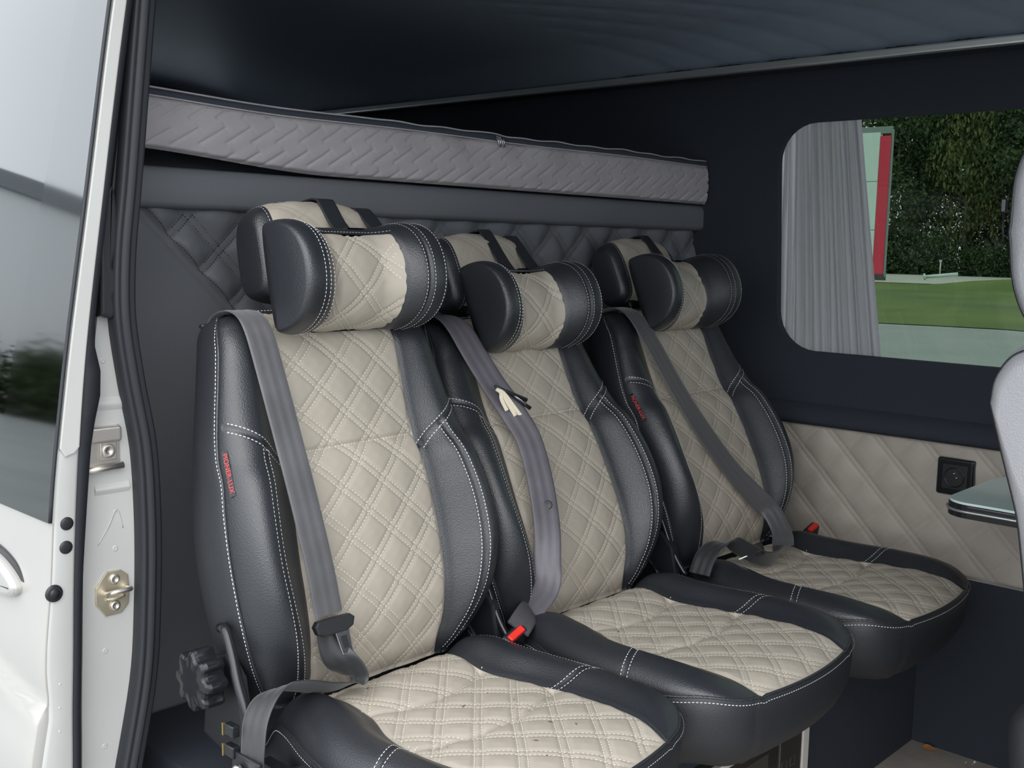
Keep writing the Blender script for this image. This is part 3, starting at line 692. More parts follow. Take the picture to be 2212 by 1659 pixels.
def pillow_meshes(tp, PB=.070):
    D = {}; oa, ob = -np.pi*.52, (np.pi*.27 if tp else np.pi*.75)
    fo = np.linspace(oa, ob, 84); bo = np.linspace(ob, oa+2*np.pi, 60)
    D['panel'] = gridmesh('pillow_panel', np.array([ppan(np.full(84, y), fo) for y in ysn(-PB, PB, 66)]), flip=False)
    D['back'] = gridmesh('pillow_back', np.array([pil_pt(np.full(60, y), bo) for y in ysn(-PB, PB, 24)]), flip=False)
    yc = np.concatenate([np.linspace(PB, .128, 30), PW*np.sin(np.linspace(math.asin(.128/PW), math.pi/2*.985, 22))[1:]])
    def lob(y, om):
        p = pil_pt(y, om); a = np.abs(np.asarray(y, float)); c = np.array([.03, 0, 0]); r = p-np.stack([0*p[..., 0], p[..., 1], 0*p[..., 0]], -1)-c; r = r/np.linalg.norm(r, axis=-1)[..., None]
        return p-r*(.0028*np.exp(-((a-.104)/.0030)**2)+.0022*np.exp(-((a-PB)/.003)**2))[..., None]
    D['lobe_l'] = gridmesh('pillow_lobe', caps(lob, -yc, None, fullo), closed_v=True, flip=True)
    D['lobe_r'] = gridmesh('pillow_lobe', caps(lob, yc, None, fullo), closed_v=True, flip=False)
    L = []
    for y in (-PB-.006, -.0985, -.1105, .0985, .1105, .132):
        p = pil_pt(np.full(120, y), np.linspace(-np.pi*.6, np.pi*.75, 120)); n = p-np.array([.03, 0, 0]); n[:, 1] = 0; n /= np.linalg.norm(n, axis=1)[:, None]
        L.append((p+n*.0006, n))
    if tp:
        yy = np.linspace(-PB-.004, PB+.10, 50)
        p = pil_pt(yy, np.full(50, ob+.075)); n = p-np.array([.03, 0, 0]); n[:, 1] = 0; n /= np.linalg.norm(n, axis=1)[:, None]; L.append((p[yy < PB+.004]+n[yy < PB+.004]*.0006, n[yy < PB+.004]))
    D['white'] = stitchmesh('contrast_stitching', L, .0044, .0018, .0008)
    ql = quilt_lines(-PB, PB, oa*.075, ob*.075, lambda u, v: (np.abs(u) < PB-.002), .086, .084, ph1=.25, ph2=.6, step=.004)
    L = []
    for uv in ql:
        S = lambda u, v: ppan(u, np.asarray(v)/.075)
        p, n = on_surface(S, uv); c = p-np.array([.02, 0, 0]); c[:, 1] = 0; s = np.sign(np.sum(n*c, 1))[:, None]; L.append((p+n*s*.0003, n*s))
    D['cream'] = stitchmesh('quilt_stitching', L, .0042, .0022, .0009)
    return D
PILS = [pillow_meshes(True, .073), pillow_meshes(True, .062), pillow_meshes(False, .050)]

def frame_pt(B, a, y, t, n):                   # backrest frame to world
    a = math.radians(a); return np.array([B[0]-math.sin(a)*t+math.cos(a)*n, B[1]+y, B[2]+math.cos(a)*t+math.sin(a)*n])
SEATS = [dict(B=(.095, -.235, .508), a=12.5, cy=-.226, cz=.512, cx=.088),
         dict(B=(.115, .268, .515), a=23., cy=.274, cz=.523, cx=.113),
         dict(B=(.115, .815, .515), a=23., cy=.818, cz=.512, cx=.115)]
SLAB = ['nearest black and beige quilted seat beside the open sliding door', 'middle black and beige quilted seat of the row of three',
        'far black and beige quilted seat beside the beige wall panel']
HY = .026; PT = [.642, .592, .612]; PY = [.014, .012, .010]; PN = [-.002, .004, .004]
TAGM = None
def text_mesh(name, s, size, ext=.0002):
    cu = bpy.data.curves.new(name, 'FONT'); cu.body = s; cu.size = size; cu.extrude = ext; cu.align_x = 'CENTER'; cu.align_y = 'CENTER'
    o = bpy.data.objects.new(name, cu); COL.objects.link(o); dg = bpy.context.evaluated_depsgraph_get(); me = bpy.data.meshes.new_from_object(o.evaluated_get(dg))
    bpy.data.objects.remove(o); return me
TXT = text_mesh('tag_lettering', 'PIONER-LUX', .0105)
xs_ = [v.co.x for v in TXT.vertices]; sx_ = .062/(max(xs_)-min(xs_))
for v in TXT.vertices: v.co.x *= sx_
PIPE = tubemesh('backrest_piping', pp, .0026, 6); PIPE2 = tubemesh('backrest_piping', pp2, .0026, 6)
CPIPE = tubemesh('cushion_piping', ep+np.array([0, 0, -.001]), .0028, 6)
KNOB = None
def make_seat(i):
    s = SEATS[i]; ar = math.radians(s['a'])
    t = thing('passenger_seat', SLAB[i], 'seat', (s['cx'], s['cy'], .0), 'three quilted seats in a row')
    def put(name, me, m, frame='b', par=None):
        o = link(name, me, m, par if par is not None else t)
        if name.endswith('stitching'): o['kind'] = 'stuff'
        if par is None or par is t:
            if frame == 'b':
                o.location = (s['B'][0]-s['cx'], s['B'][1]-s['cy'], s['B'][2]); o.rotation_euler = (0, -ar, 0)
            else: o.location = (0, 0, s['cz'])
        return o
    bp_ = put('backrest_panel', ME['back_panel'], BEIGE); put('quilt_stitching', ME['stitch_cream'], CREAM_T, par=bp_)
    for nm in ('bolster_l', 'bolster_r'):
        bo = put('backrest_bolster', ME[nm], BLACK)
        if nm == 'bolster_l': put('contrast_stitching', ME['stitch_white'], WHITE_T, par=bo); put('piping', PIPE, BLACK, par=bo); left = bo
        else: put('piping', PIPE2, BLACK, par=bo)
    put('backrest_side', ME['gusset'], BLACKM); put('backrest_rear', ME['rear'], BLACKM)
    cp_ = put('cushion_panel', ME['cush_panel'], BEIGE, 'c'); put('quilt_stitching', ME['cstitch_cream'], CREAM_T, par=cp_)
    for nm in ('cbol_l', 'cbol_r'):
        co = put('cushion_bolster', ME[nm], BLACK, 'c')
        if nm == 'cbol_l': put('contrast_stitching', ME['cstitch_white'], WHITE_T, par=co); put('piping', CPIPE, BLACK, par=co)
    put('cushion_skirt', ME['skirt'], BLACKM, 'c')
    # headrest
    hr = put('headrest', ME['head_back'], BLACKM); hr.location.y += HY
    put('headrest_panel', ME['head_panel'], BEIGE, par=hr); put('headrest_side', ME['head_side_l'], BLACK, par=hr); put('headrest_side', ME['head_side_r'], BLACK, par=hr)
    put('contrast_stitching', ME['head_stitch'], WHITE_T, par=hr)
    for y in (-.062, .062): put('headrest_post', tubemesh('headrest_post', [(-.055, y, .545), (-.055, y, .60), (-.056, y, .635)], .0055, 10), CHROME, par=hr)
    put('post_collar', boxmesh('post_collar', (-.055, -.062, .600), (.026, .034, .008), .003), PLAST, par=hr); put('post_collar', boxmesh('post_collar', (-.055, .062, .600), (.026, .034, .008), .003), PLAST, par=hr)
    # brand tag on the outer piping (left bolster)
    tl = .356; yb0 = -float(w_t(tl))
    p0 = np.array([float(back_n(yb0*.993, tl, False)), yb0*.993, tl])
    e = 1e-3; y1 = yb0*.993
    du = bs_flat(np.array([y1+.012]), np.array([tl]))[0]-bs_flat(np.array([y1]), np.array([tl]))[0]; du /= np.linalg.norm(du)
    dv = bs_flat(np.array([-float(w_t(tl+.03))*.985]), np.array([tl+.03]))[0]-bs_flat(np.array([-float(w_t(tl-.03))*.985]), np.array([tl-.03]))[0]; dv /= np.linalg.norm(dv)
    nn = np.cross(du, dv); nn /= np.linalg.norm(nn); nn = nn*np.sign(nn[0]); du = np.cross(dv, nn)
    tg = put('brand_tag', prismmesh('brand_tag', [(-.036, -.001), (.036, -.001), (.036, .0085), (-.036, .0085)], p0+nn*.001, tuple(-dv), tuple(du), tuple(nn), .0012), PLASTG)
    tg['label'] = 'small black tag with red lettering'
    tx = link('tag_lettering', TXT.copy(), REDP, tg); 
    Mx = Matrix((Vector(-dv), Vector(du), Vector(nn))).transposed().to_4x4(); Mx.translation = Vector(p0+nn*.0026+du*.0038)
    tx.data.transform(Mx)
    # adjuster bracket and knob
    return t
seat_objs = [make_seat(i) for i in range(3)]

def make_pillow(i):
    s = SEATS[i]; D = PILS[i]; ar = math.radians(s['a'])
    O = frame_pt(s['B'], s['a'], PY[i], PT[i], PN[i])
    t = thing('neck_pillow', ['black and beige neck pillow strapped to the nearest headrest', 'black and beige neck pillow hanging low on the middle headrest', 'black and beige neck pillow with wide beige band on the far headrest'][i], 'pillow', tuple(O), 'neck pillows on the headrests', (0, -ar, 0))
    a = link('pillow_panel', D['panel'], BEIGE, t); link('quilt_stitching', D['cream'], CREAM_T, a)['kind'] = 'stuff'
    link('pillow_back', D['back'], BEIGE if i == 2 else BLACKM, t)
    l = link('pillow_lobe', D['lobe_l'], BLACK, t); link('contrast_stitching', D['white'], WHITE_T, l)['kind'] = 'stuff'; link('pillow_lobe', D['lobe_r'], BLACK, t)
    # two straps over the top of the headrest
    dt = PT[i]
    for y in ((.030, .112) if i < 2 else (.045,)):
        pts = [(.050, y, .078), (.012, y, .088)]
        for om in np.linspace(np.pi*.30, np.pi*.98, 10):
            p = head_pt(np.array(y+PY[i]-HY), np.array(om)); p = p+np.array([0, HY, 0]); c = np.array([-.055, y+PY[i], .70]); r = (p-c)/np.linalg.norm(p-c); p = p+r*.004; pts.append((p[0]-PN[i], p[1]-PY[i], p[2]-dt))
        if pts[2][0] < pts[1][0]: pass
        ribbon('strap', pts, [(0, 1, 0)]*len(pts), .034, BLACKM, t, .003, 4, False)
    return t
for i in range(3): make_pillow(i)
# ================================================================== THINGS IN THE VAN
def FP(i, y, t, n): return frame_pt(SEATS[i]['B'], SEATS[i]['a'], y, t, n)
# ---- mattress of the raised bed behind the seats
bed = thing('bed_mattress', 'mauve grey quilted mattress on the raised bed above the partition', 'mattress', (-.285, .35, 1.32))
YB0, YB1 = -.555, 1.252
bzb = lambda y: 1.323+.026*(1-sst(-.48, -.02, y))+.0*np.asarray(y)
bzt = lambda y: 1.4245+.0012*np.sin(np.asarray(y)*9)+.008*(1-sst(-.5, -.1, y))
def herring(y, z):
    a = math.radians(31); p = y*math.cos(a)+z*math.sin(a); q = -y*math.sin(a)+z*math.cos(a); sp = .0225
    k = np.round(q/sp); d = np.abs(q-k*sp); ph = (p+k*.047) % .100
    on = sst(0, .006, ph)*(1-sst(.062, .068, ph)); end = np.exp(-((ph-.065)/.0022)**2)*(d < .013)
    return -.0034*on*np.exp(-(d/.0022)**2)+.0006*sst(0, .0127, d)-.0012*end
ys = np.arange(YB0, YB1, .0032); us = np.linspace(0, 1, 46)
Yg = np.repeat(ys[:, None], 46, 1); Ug = np.repeat(us[None], len(ys), 0); Zg = bzb(Yg)+(bzt(Yg)-bzb(Yg))*Ug
fade = sst(0, .03, Ug)*sst(0, .05, 1-Ug)
wr = .0035*np.sin(Yg*38+Zg*30)*np.exp(-((Yg-.42)/.28)**2)*sst(.3, 1, Ug)
Xg = -.287+.008*np.sin(Ug*np.pi)**.6+herring(Yg, Zg)*fade+wr-.010*(1-sst(0, .07, Ug))-.003*sst(.93, 1, Ug)
link('front_panel', gridmesh('front_panel', np.stack([Xg+.285, Yg-.35, Zg-1.32], -1)), MATTR, bed)
wav = lambda y: (.0010*np.sin(y*23)+.0012*np.sin(y*51+1))*sst(-.1, .3, y)+.003*np.exp(-((y-.42)/.03)**2)
G = [[(-.003, y-.35, float(bzt(y))-1.32+.0008), (-.001, y-.35, float(bzt(y))-1.32+.006), (-.003+.3*float(wav(y)), y-.35, float(bzt(y))-1.32+.012+float(wav(y))*.6), (-.014, y-.35, float(bzt(y))-1.32+.014+float(wav(y)))] for y in np.linspace(YB0, YB1, 200)]
link('zip_tape', gridmesh('zip_tape', G), ZIPT, bed)
tube('fabric_edge', [(-.0055+.3*float(wav(y)), y-.35, float(bzt(y))-1.32+.0145+float(wav(y))) for y in np.linspace(YB0, YB1, 160)], .0018, MATTR, bed, 6)
tube('fabric_edge', [(-.001, y-.35, float(bzt(y))-1.32+.0005) for y in np.linspace(YB0, YB1, 120)], .0016, MATTR, bed, 6)
G = [[(x, y-.35, float(bzt(y))-1.32+.0145+float(wav(y))*(1 if x > -.05 else .3)) for x in (-.006, -.03, -.1, -.5, -1.9)] for y in np.linspace(YB0, YB1, 120)]
link('top_panel', gridmesh('top_panel', G, flip=True), MATTR, bed)
G = [[(x, .902, z-1.32) for z in np.linspace(1.323, 1.436, 6)] for x in (-.004, -.3, -1.9)]
link('end_panel', gridmesh('end_panel', G, flip=False), MATTR, bed)
p_, n_ = np.array([(.0012, y-.35, float(bzt(y))-1.32-.005) for y in np.linspace(YB0, .9, 400)]), np.tile([1., 0, 0], (400, 1))
so = link('top_stitching', stitchmesh('top_stitching', [(p_, n_)], .005, .003, .0010), GREY_T, bed); so['kind'] = 'stuff'
zp = bpy.data.objects.new('zip_puller', None)
zpl = link('zip_slider', boxmesh('zip_slider', (.004, .068, .1115), (.008, .014, .008), .002), CHROME, bed)
for dy in (-.004, .008):
    tube('puller', [(.006, .066+dy, .112), (.010, .065+dy, .108), (.011, .068+dy, .098), (.010, .072+dy, .092), (.010, .076+dy, .093), (.010, .073+dy, .103), (.009, .070+dy, .111)], .0014, CHROME, zpl, 6)
# ---- curtain gathered at the rear end of the window
cu = tag(bpy.data.objects.new('curtain', None), 'grey pleated curtain gathered at the left end of the window', 'curtain'); COL.objects.link(cu); cu.location = (.05, YW+.045, .88)
us = np.linspace(0, 1, 520); zs = np.linspace(.885, 1.585, 46)
edges = np.sort(np.concatenate([[0, 1], np.clip(np.linspace(.03, .97, 19)+rng.normal(0, .012, 19), .01, .99)]))
amp = rng.uniform(.45, 1.0, len(edges)); drift = rng.normal(0, .012, len(edges))
G = []
for z in zs:
    f = (z-.885)/.7; xr = .220-.104*f; xl = -.115; row = []
    ed = edges+drift*(1-f)*np.sin(np.pi*edges)*.9
    ph = np.interp(us, ed, np.arange(len(ed)))
    kk = np.clip(ph.astype(int), 0, len(ed)-2); fr_ = ph-kk
    dep = np.abs(np.sin(np.pi*ph))**.55*(.6+.4*np.sin(kk*2.1+1))*(.5+.5*amp[kk])
    xx = xl+(xr-xl)*us
    G.append(np.stack([xx-.05, -.022*dep+.002*np.sin(us*70+f*5)+.008, np.full_like(us, z-.88)], 1))
link('curtain_cloth', gridmesh('curtain_cloth', np.array(G)), CURT, cu)
tube('curtain_rail', [(-.20, .0, .708), (1.2, .0, .708)], .004, PLAST, cu)
# ---- seat belts
def tongue(parent, O, ux, uy, uz, chrome=True):
    O, ux, uy, uz = [Vector(v) for v in (O, ux, uy, uz)]; uy = uy.normalized(); ux = (ux-uy*ux.dot(uy)).normalized(); uz = ux.cross(uy)
    pl = [(-.034, .004), (-.028, .011), (0, .012), (.028, .012), (.035, .006), (.031, -.006), (.019, -.012), (-.018, -.013), (-.030, -.008)]
    o = prism('tongue_grip', pl, O-uz*.004, ux, uy, uz, .011, PLAST, parent, bev=.003)
    fr = [(.000, -.010), (.024, -.010), (.026, -.045), (.008, -.046)]
    bm = bmesh.new()
    hole = [(.008, -.018), (.018, -.018), (.0205, -.037), (.0115, -.037)]
    me = prismmesh('tongue_plate', fr, O+uz*.001, ux, uy, uz, .0025, .0008)
    pl_ = link('tongue_plate', me, CHROME, parent)
    link('tongue_slot', prismmesh('tongue_slot', hole, O+uz*.0012, ux, uy, uz, .0027), BLACK_T, pl_)
    return o
b0 = thing('seat_belt', 'grey lap and shoulder belt with metal tongue on the nearest seat', 'seat belt', (0, 0, 0), 'seat belts')
P = [FP(0, y, t, n) for y, t, n in ((-.146, .56, -.098), (-.149, .592, -.080), (-.151, .604, -.040), (-.154, .594, .004), (-.156, .565, .030), (-.151, .50, .040), (-.145, .40, .053), (-.140, .30, .066), (-.134, .2, .074), (-.129, .128, .074))]
ribbon('shoulder_webbing', P, [(.1, 1, 0)]*len(P), .047, WEB, b0)
tg0 = FP(0, -.127, .112, .078)
a_ = math.radians(12.5)
tongue(b0, tg0, (.12, 1, -.03), (-math.sin(a_), 0, math.cos(a_)), (math.cos(a_), 0, math.sin(a_)))
P = [FP(0, -.128, .105, .070), (.152, -.358, .588), (.160, -.340, .566), (.162, -.330, .548), (.160, -.342, .540), (.156, -.380, .545), (.158, -.425, .562), (.166, -.465, .575), (.172, -.497, .570), (.180, -.520, .548), (.188, -.531, .512), (.190, -.534, .470), (.190, -.534, .445)]
Wd = [(.1, 1, 0), (.5, .85, .2), (.8, .5, .3), (.9, .1, .4), (.85, 0, .5), (.8, 0, .6), (.8, 0, .6), (.85, .1, .45), (.9, .1, .2), (1, .1, 0), (1, .1, -.1), (1, .1, -.1), (1, .1, 0)]
ribbon('lap_webbing', P, Wd, .047, WEBD, b0)
lathe('anchor_bolt', [(.012, 0), (.012, .004), (.010, .007), (.005, .008), (.0001, .008)], (.176, -.545, .478), (0, -1, 0), CHROME, b0, 20)
span('anchor_plate', (.150, -.540, .43), (.215, -.534, .50), PLAST, b0, bev=.002)
for z in (.528, .498):
    c_ = box('brass_clip', (.148, -.538, z), (.022, .012, .017), PLASTG, b0, bev=.002); box('clip_edge', (.1365, -.544, z), (.003, .003, .018), GOLD, c_)
b1 = thing('seat_belt', 'mauve grey belt with round stop button on the middle seat', 'seat belt', (0, 0, 0), 'seat belts')
MB_ = [(-.160, .56, -.098), (-.163, .592, -.080), (-.168, .604, -.04), (-.172, .593, .008), (-.172, .56, .040), (-.160, .50, .052), (-.140, .44, .058), (-.118, .38, .066), (-.108, .32, .078), (-.118, .24, .086), (-.136, .16, .089), (-.152, .10, .082), (-.164, .055, .074)]
P = [FP(1, *q) for q in MB_]+[(.136, .092, .548)]
ribbon('shoulder_webbing', P, [(.15, 1, 0)]*4+[(.35, .95, 0)]*3+[(.5, .85, .05)]*4+[(.6, .6, .1), (.75, .3, .1), (.8, .1, .1)], .050, mat('mauve_webbing', (.115, .105, .125), .45, spec=.6, bump=.2, bscale=900, var=.3, vscale=16), b1)
bp0 = FP(1, -.122, .195, .0915)
lathe('stop_button', [(.0085, 0), (.0085, .001), (.0072, .0022), (.006, .0018), (.0001, .0018)], tuple(bp0), (.66, -.7, .25), PLAST, b1, 20)
P = [(.136, .092, .548), (.150, .068, .550), (.160, .045, .545), (.166, .025, .536)]
ribbon('sewn_end', P, [(.3, .4, -.6), (.5, .2, -.5), (.6, .1, -.5), (.6, .1, -.5)], .044, mat('grey_webbing', (.07, .068, .075), .6, bump=.5, bscale=500), b1, .003)
b2 = thing('seat_belt', 'black belt lying slack and coiled on the far seat', 'seat belt', (0, 0, 0), 'seat belts')
FB_ = [(-.150, .56, -.098), (-.153, .592, -.080), (-.157, .604, -.04), (-.158, .593, .006), (-.156, .56, .036), (-.140, .49, .048), (-.110, .38, .056), (-.072, .27, .066), (-.020, .17, .074), (.030, .10, .082), (.058, .06, .090)]
P = [FP(2, *q) for q in FB_]
P1 = P+[(.205, .868, .566), (.228, .835, .545)]
ribbon('shoulder_webbing', P1, [(.1, 1, 0)]*4+[(.2, .95, 0)]*3+[(.3, .9, 0)]*2+[(.5, .8, 0), (.6, .75, 0), (.65, .7, 0), (.7, .6, .2)], .047, mat('charcoal_webbing', (.07, .068, .074), .45, spec=.6, bump=.2, bscale=900, sheen=.3), b2)
P = [(.228, .835, .545), (.245, .79, .538), (.255, .74, .540), (.248, .70, .548), (.228, .672, .566), (.205, .650, .582), (.188, .620, .578), (.182, .590, .556), (.184, .566, .525)]
ribbon('lap_webbing', P, [(.7, .6, .2), (.4, .3, .8), (.5, .2, .8), (.7, .1, .65), (.75, .1, .55), (.8, .1, .3), (.85, 0, 0), (.85, 0, -.2), (.9, 0, -.2)], .047, WEBD, b2)
tongue(b2, (.235, .715, .560), (.5, -.8, 0), (.75, .5, .45), (0, 0, 1))
# ---- buckles between the seats
def buckle(O, ax, label):
    t = thing('belt_buckle', label, 'buckle', tuple(O), 'belt buckles'); ax = Vector(ax).normalized(); q = Vector((0, 0, 1)).rotation_difference(ax)
    def pt(me):
        me.transform(q.to_matrix().to_4x4()); return me
    link('housing', pt(boxmesh('housing', (0, 0, -.030), (.022, .046, .062), .005, 3)), PLAST, t)
    link('release_button', pt(boxmesh('release_button', (.004, 0, .003), (.013, .034, .010), .003, 3)), RED, t)
    tb = tubemesh('stalk', [(0, 0, -.055), (0, 0, -.10), (-.01, 0, -.16)], .006, 8); link('stalk', pt(tb), PLAST, t)
    return t
buckle((.165, .018, .530), (.45, -.45, .75), 'black buckle with red button between the nearest and middle seats')
buckle((.150, 1.118, .520), (.3, -.3, .9), 'black buckle with red button between far seat and beige wall')
# ---- seat adjuster and frame details
def lever(parent, P, r=.009): return tube('adjuster_arm', catmull(P, 6), r, PLASTG, parent, 8)
for i, s in enumerate(SEATS):
    so_ = seat_objs[i]; L0 = Vector(so_.location)
    yl = s['B'][1]-.272
    def loc(p): return (p[0]-L0.x, p[1]-L0.y, p[2]-L0.z)
    # side hinge plate
    hp_ = [(.0, .46), (.09, .44), (.110, .50), (.095, .57), (.062, .60), (.03, .59), (.01, .54)]
    prism('hinge_cover', [(a-L0.x+s['cx']-.09, b) for a, b in hp_], (0, yl-L0.y+.030, 0), (1, 0, 0), (0, 0, 1), (0, -1, 0), .016, PLAST, so_, bev=.005)
    if i == 0:
        G = [[(r*math.cos(a), 0, r*math.sin(a)) for a in np.linspace(0, 2*math.pi, 64, endpoint=False)] for r in (.01,)]
        prof = []
        def lob(a): return .041+.005*sgp(np.cos(a*8), .6)
        G = []
        for sc, d in ((.0, .044), (.55, .044), (.86, .043), (.96, .040), (1, .035), (1, .012), (.97, .008), (.6, .006), (.0, .006)):
            G.append([(.052-L0.x+lob(a)*sc*math.cos(a), yl-L0.y+.006-d, .570+lob(a)*sc*math.sin(a)) for a in np.linspace(0, 2*math.pi, 160, endpoint=False)])
        link('recliner_knob', gridmesh('recliner_knob', G, closed_v=True, flip=False, smooth=False), PLASTG, so_)
        lever(so_, [loc(p) for p in ((.055, yl+.012, .640), (.075, yl+.008, .640), (.098, yl+.004, .610), (.118, yl, .575), (.140, yl, .535), (.16, yl, .49))], .008)
        tube('top_hook', [loc(p) for p in (FP(0, -.12, .575, -.085), FP(0, -.165, .587, -.085), FP(0, -.185, .588, -.082))], [.006, .007, .003], PLAST, so_, 8)
        link('side_shield', prismmesh('side_shield', [(.12-L0.x, .40), (.46-L0.x, .38), (.47-L0.x, .43), (.36-L0.x, .445), (.28-L0.x, .475), (.235-L0.x, .487), (.20-L0.x, .470), (.15-L0.x, .47)], (0, yl-L0.y+.03, 0), (1, 0, 0), (0, 0, 1), (0, -1, 0), .022, .006, 3), PLAST, so_)
    else:
        lever(so_, [loc(p) for p in ((.04, yl+.03, .66), (.075, yl+.028, .63), (.10, yl+.026, .585), (.125, yl+.024, .545), (.150, yl+.024, .515))], .006)
        lever(so_, [loc(p) for p in ((.02, yl-.015, .62), (.05, yl-.017, .58), (.085, yl-.018, .54), (.12, yl-.018, .51))], .005)
        tube('metal_rod', [loc(p) for p in ((.10, yl-.030, .535), (.135, yl-.030, .505))], .004, CHROME, so_, 8)
    # pan under the cushion
    span('seat_pan', (-.02, -.17, .355 if i else .365), (.34, .17, .395), PLAST, so_, bev=.008)
# ---- clip with a cream strip pinched on the middle belt
cl_ = thing('hair_clip', 'black spring clip pinching a cream strip on the middle belt', 'clip', tuple(FP(1, -.125, .415, .072)))
cl_.rotation_euler = (0, 0, 0)
O = Vector(FP(1, -.125, .415, .078))-Vector(cl_.location)
ca, cb2 = Vector((.30, .86, -.40)).normalized(), Vector((.52, .66, -.62)).normalized()
def bar(name, A, B, r0, r1, m, par): return tube(name, [tuple(A), tuple(A*.5+B*.5), tuple(B)], [r0, (r0+r1)/2, r1], m, par, 8)
A = O-ca*.034; bar('clip_jaw', A, A+ca*.074, .0022, .0042, PLAST, cl_)
A2 = O+ca*.006-Vector((0, 0, .002)); bar('clip_lever', A2, A2+cb2*.044, .0030, .0038, PLASTG, cl_)
tube('clip_spring', [tuple(A2+cb2*.004+Vector((.003, -.003, .002))), tuple(A2+cb2*.02+Vector((.004, -.003, .003))), tuple(A2+cb2*.034+Vector((.003, -.003, .001)))], .0012, CHROME, cl_, 6)
CREAM = mat('cream_paper', (.80, .72, .56), .8)
for k, (dx, L_) in enumerate(((0, .046), (.008, .050), (.015, .043))):
    A = O-ca*.030+ca*dx*.6-Vector((-.002, .002, .004)); dn = Vector((.20, .42, -.88)).normalized()
    P = [tuple(A), tuple(A+ca*.010-Vector((0, 0, .003))), tuple(A+dn*.022+ca*dx), tuple(A+dn*L_+ca*dx*1.6)]
    ribbon('cream_strip', P, [(0, .3, 1), (.3, .8, .4), (.4, .9, .1), (.5, .8, .1)], .007, CREAM, cl_, .0025, 5, False)
# ---- microwave built in under the middle seat
mw = thing('microwave_oven', 'white framed microwave with black glass door under the middle seat', 'microwave', (.385, .42, .0))
span('cabinet', (-.30, -.285, .012), (-.004, .262, .252), mat('mw_body', (.05, .05, .05), .5), mw)
for a, b in (((-.006, .244, .012), (.006, .268, .250)), ((-.006, -.29, .012), (.006, -.268, .250)), ((-.006, -.268, .238), (.006, .244, .250)), ((-.006, -.268, .012), (.006, .244, .026))):
    span('white_frame', a, b, WHITEP, mw, bev=.001)
span('door_glass', (-.004, -.266, .028), (.003, .148, .236), GLASSK, mw, bev=.001)
span('control_panel', (-.004, .152, .028), (.003, .242, .236), mat('mw_panel', (.022, .020, .019), .25), mw, bev=.001)
span('panel_divider', (-.004, .148, .028), (.0042, .152, .236), CHROME, mw)
span('door_window', (.002, -.24, .05), (.0036, .105, .215), mat('mw_window', (.05, .046, .042), .12), mw)
ICON = mat('panel_print', (.10, .11, .11), .5)
for (y, z) in ((.17, .165), (.205, .165), (.17, .125), (.205, .125)):
    link('key_mark', tubemesh('key_mark', [(.0034, y+a, z+b) for a, b in ((-.009, -.009), (.009, -.009), (.009, .009), (-.009, .009))], .0006, 4, True), ICON, mw)
tm = text_mesh('digits', '13', .013); tm.transform(Matrix(((0, 0, 1, .0034), (1, 0, 0, .190), (0, 1, 0, .148), (0, 0, 0, 1)))); link('digit_print', tm, ICON, mw)
# ---- mains socket on the beige panel
sk = thing('wall_socket', 'black mains socket on the beige quilted wall panel', 'socket', (.448, YW-.018, .679))
prism('cover_frame', rrect(-.043, -.044, .043, .044, .006), (0, .004, 0), (1, 0, 0), (0, 0, 1), (0, -1, 0), .014, PLASTG, sk, bev=.006, seg=3)
prism('insert', rrect(-.029, -.029, .029, .029, .002), (0, -.008, 0), (1, 0, 0), (0, 0, 1), (0, -1, 0), .004, PLAST, sk, bev=.001)
lathe('socket_well', [(.0245, .0), (.0240, .0018), (.0215, .0016), (.0205, -.002), (.020, -.004), (.0001, -.004)], (0, -.012, 0), (0, -1, 0), PLASTG, sk, 32)
for x, z in ((.0, .0095), (.006, 0)): lathe('earth_pin', [(.0026, 0), (.0026, .006), (.0018, .008), (.0001, .0082)], (x, -.009, z), (0, -1, 0), CHROME, sk, 10)
# ---- folding table on the wall
tb = thing('folding_table', 'green gloss table top, paled by painted reflection, with dark rounded edge beside the socket', 'table', (.80, 1.06, .70))
pl = rrect(-.245, -.18, .32, .175, .055, 8)
prism('table_top', pl, (0, 0, -.004), (1, 0, 0), (0, 1, 0), (0, 0, 1), .006, TABLE, tb, bev=.001)
prism('table_edge', [(x*1.006, y*1.012) for x, y in pl], (0, 0, -.030), (1, 0, 0), (0, 1, 0), (0, 0, 1), .0275, EDGE, tb, bev=.004, seg=3)
tube('edge_highlight_strip', [(x*1.012, y*1.022, -.016) for x, y in pl], .003, ALU, tb, 6, True)
span('wall_bracket', (-.12, .160, -.060), (.12, .186, -.03), PLAST, tb, bev=.004)
box('cup_holder_lug', (-.115, .10, .010), (.04, .05, .014), PLAST, tb, bev=.005)
# ---- seat in front, seen from behind at the right edge
fs = thing('front_seat', 'black grained leather front seat cut off by the right edge', 'seat', (.86, .60, 0))
def slab(name, prof, y0, y1, m, par, rnd=.035, n=14):
    """closed side profile (x,z) swept across y with rounded shoulders; returns object"""
    P = catmull(list(prof)+[prof[0]], 8)[:-1]; c = P.mean(0); G = []
    for k in range(n+1):
        f = k/n; y = y0+rnd*(1-math.cos(f*math.pi/2)); s = rnd*(1-math.sin(f*math.pi/2)); G.append((y, s))
    G = G+[(y1-(y-y0), s) for y, s in G[::-1]]
    R = []
    for y, s in G:
        d = P-c; L_ = np.linalg.norm(d, axis=1)[:, None]; q = c+d*np.maximum(1-s/L_, .0); R.append(np.stack([q[:, 0], np.full(len(q), y), q[:, 1]], 1))
    R = [np.repeat(np.array([[c[0], y0, c[1]]]), len(P), 0)]+R+[np.repeat(np.array([[c[0], y1, c[1]]]), len(P), 0)]
    return link(name, gridmesh(name, np.array(R), closed_v=True, flip=True), m, par), P
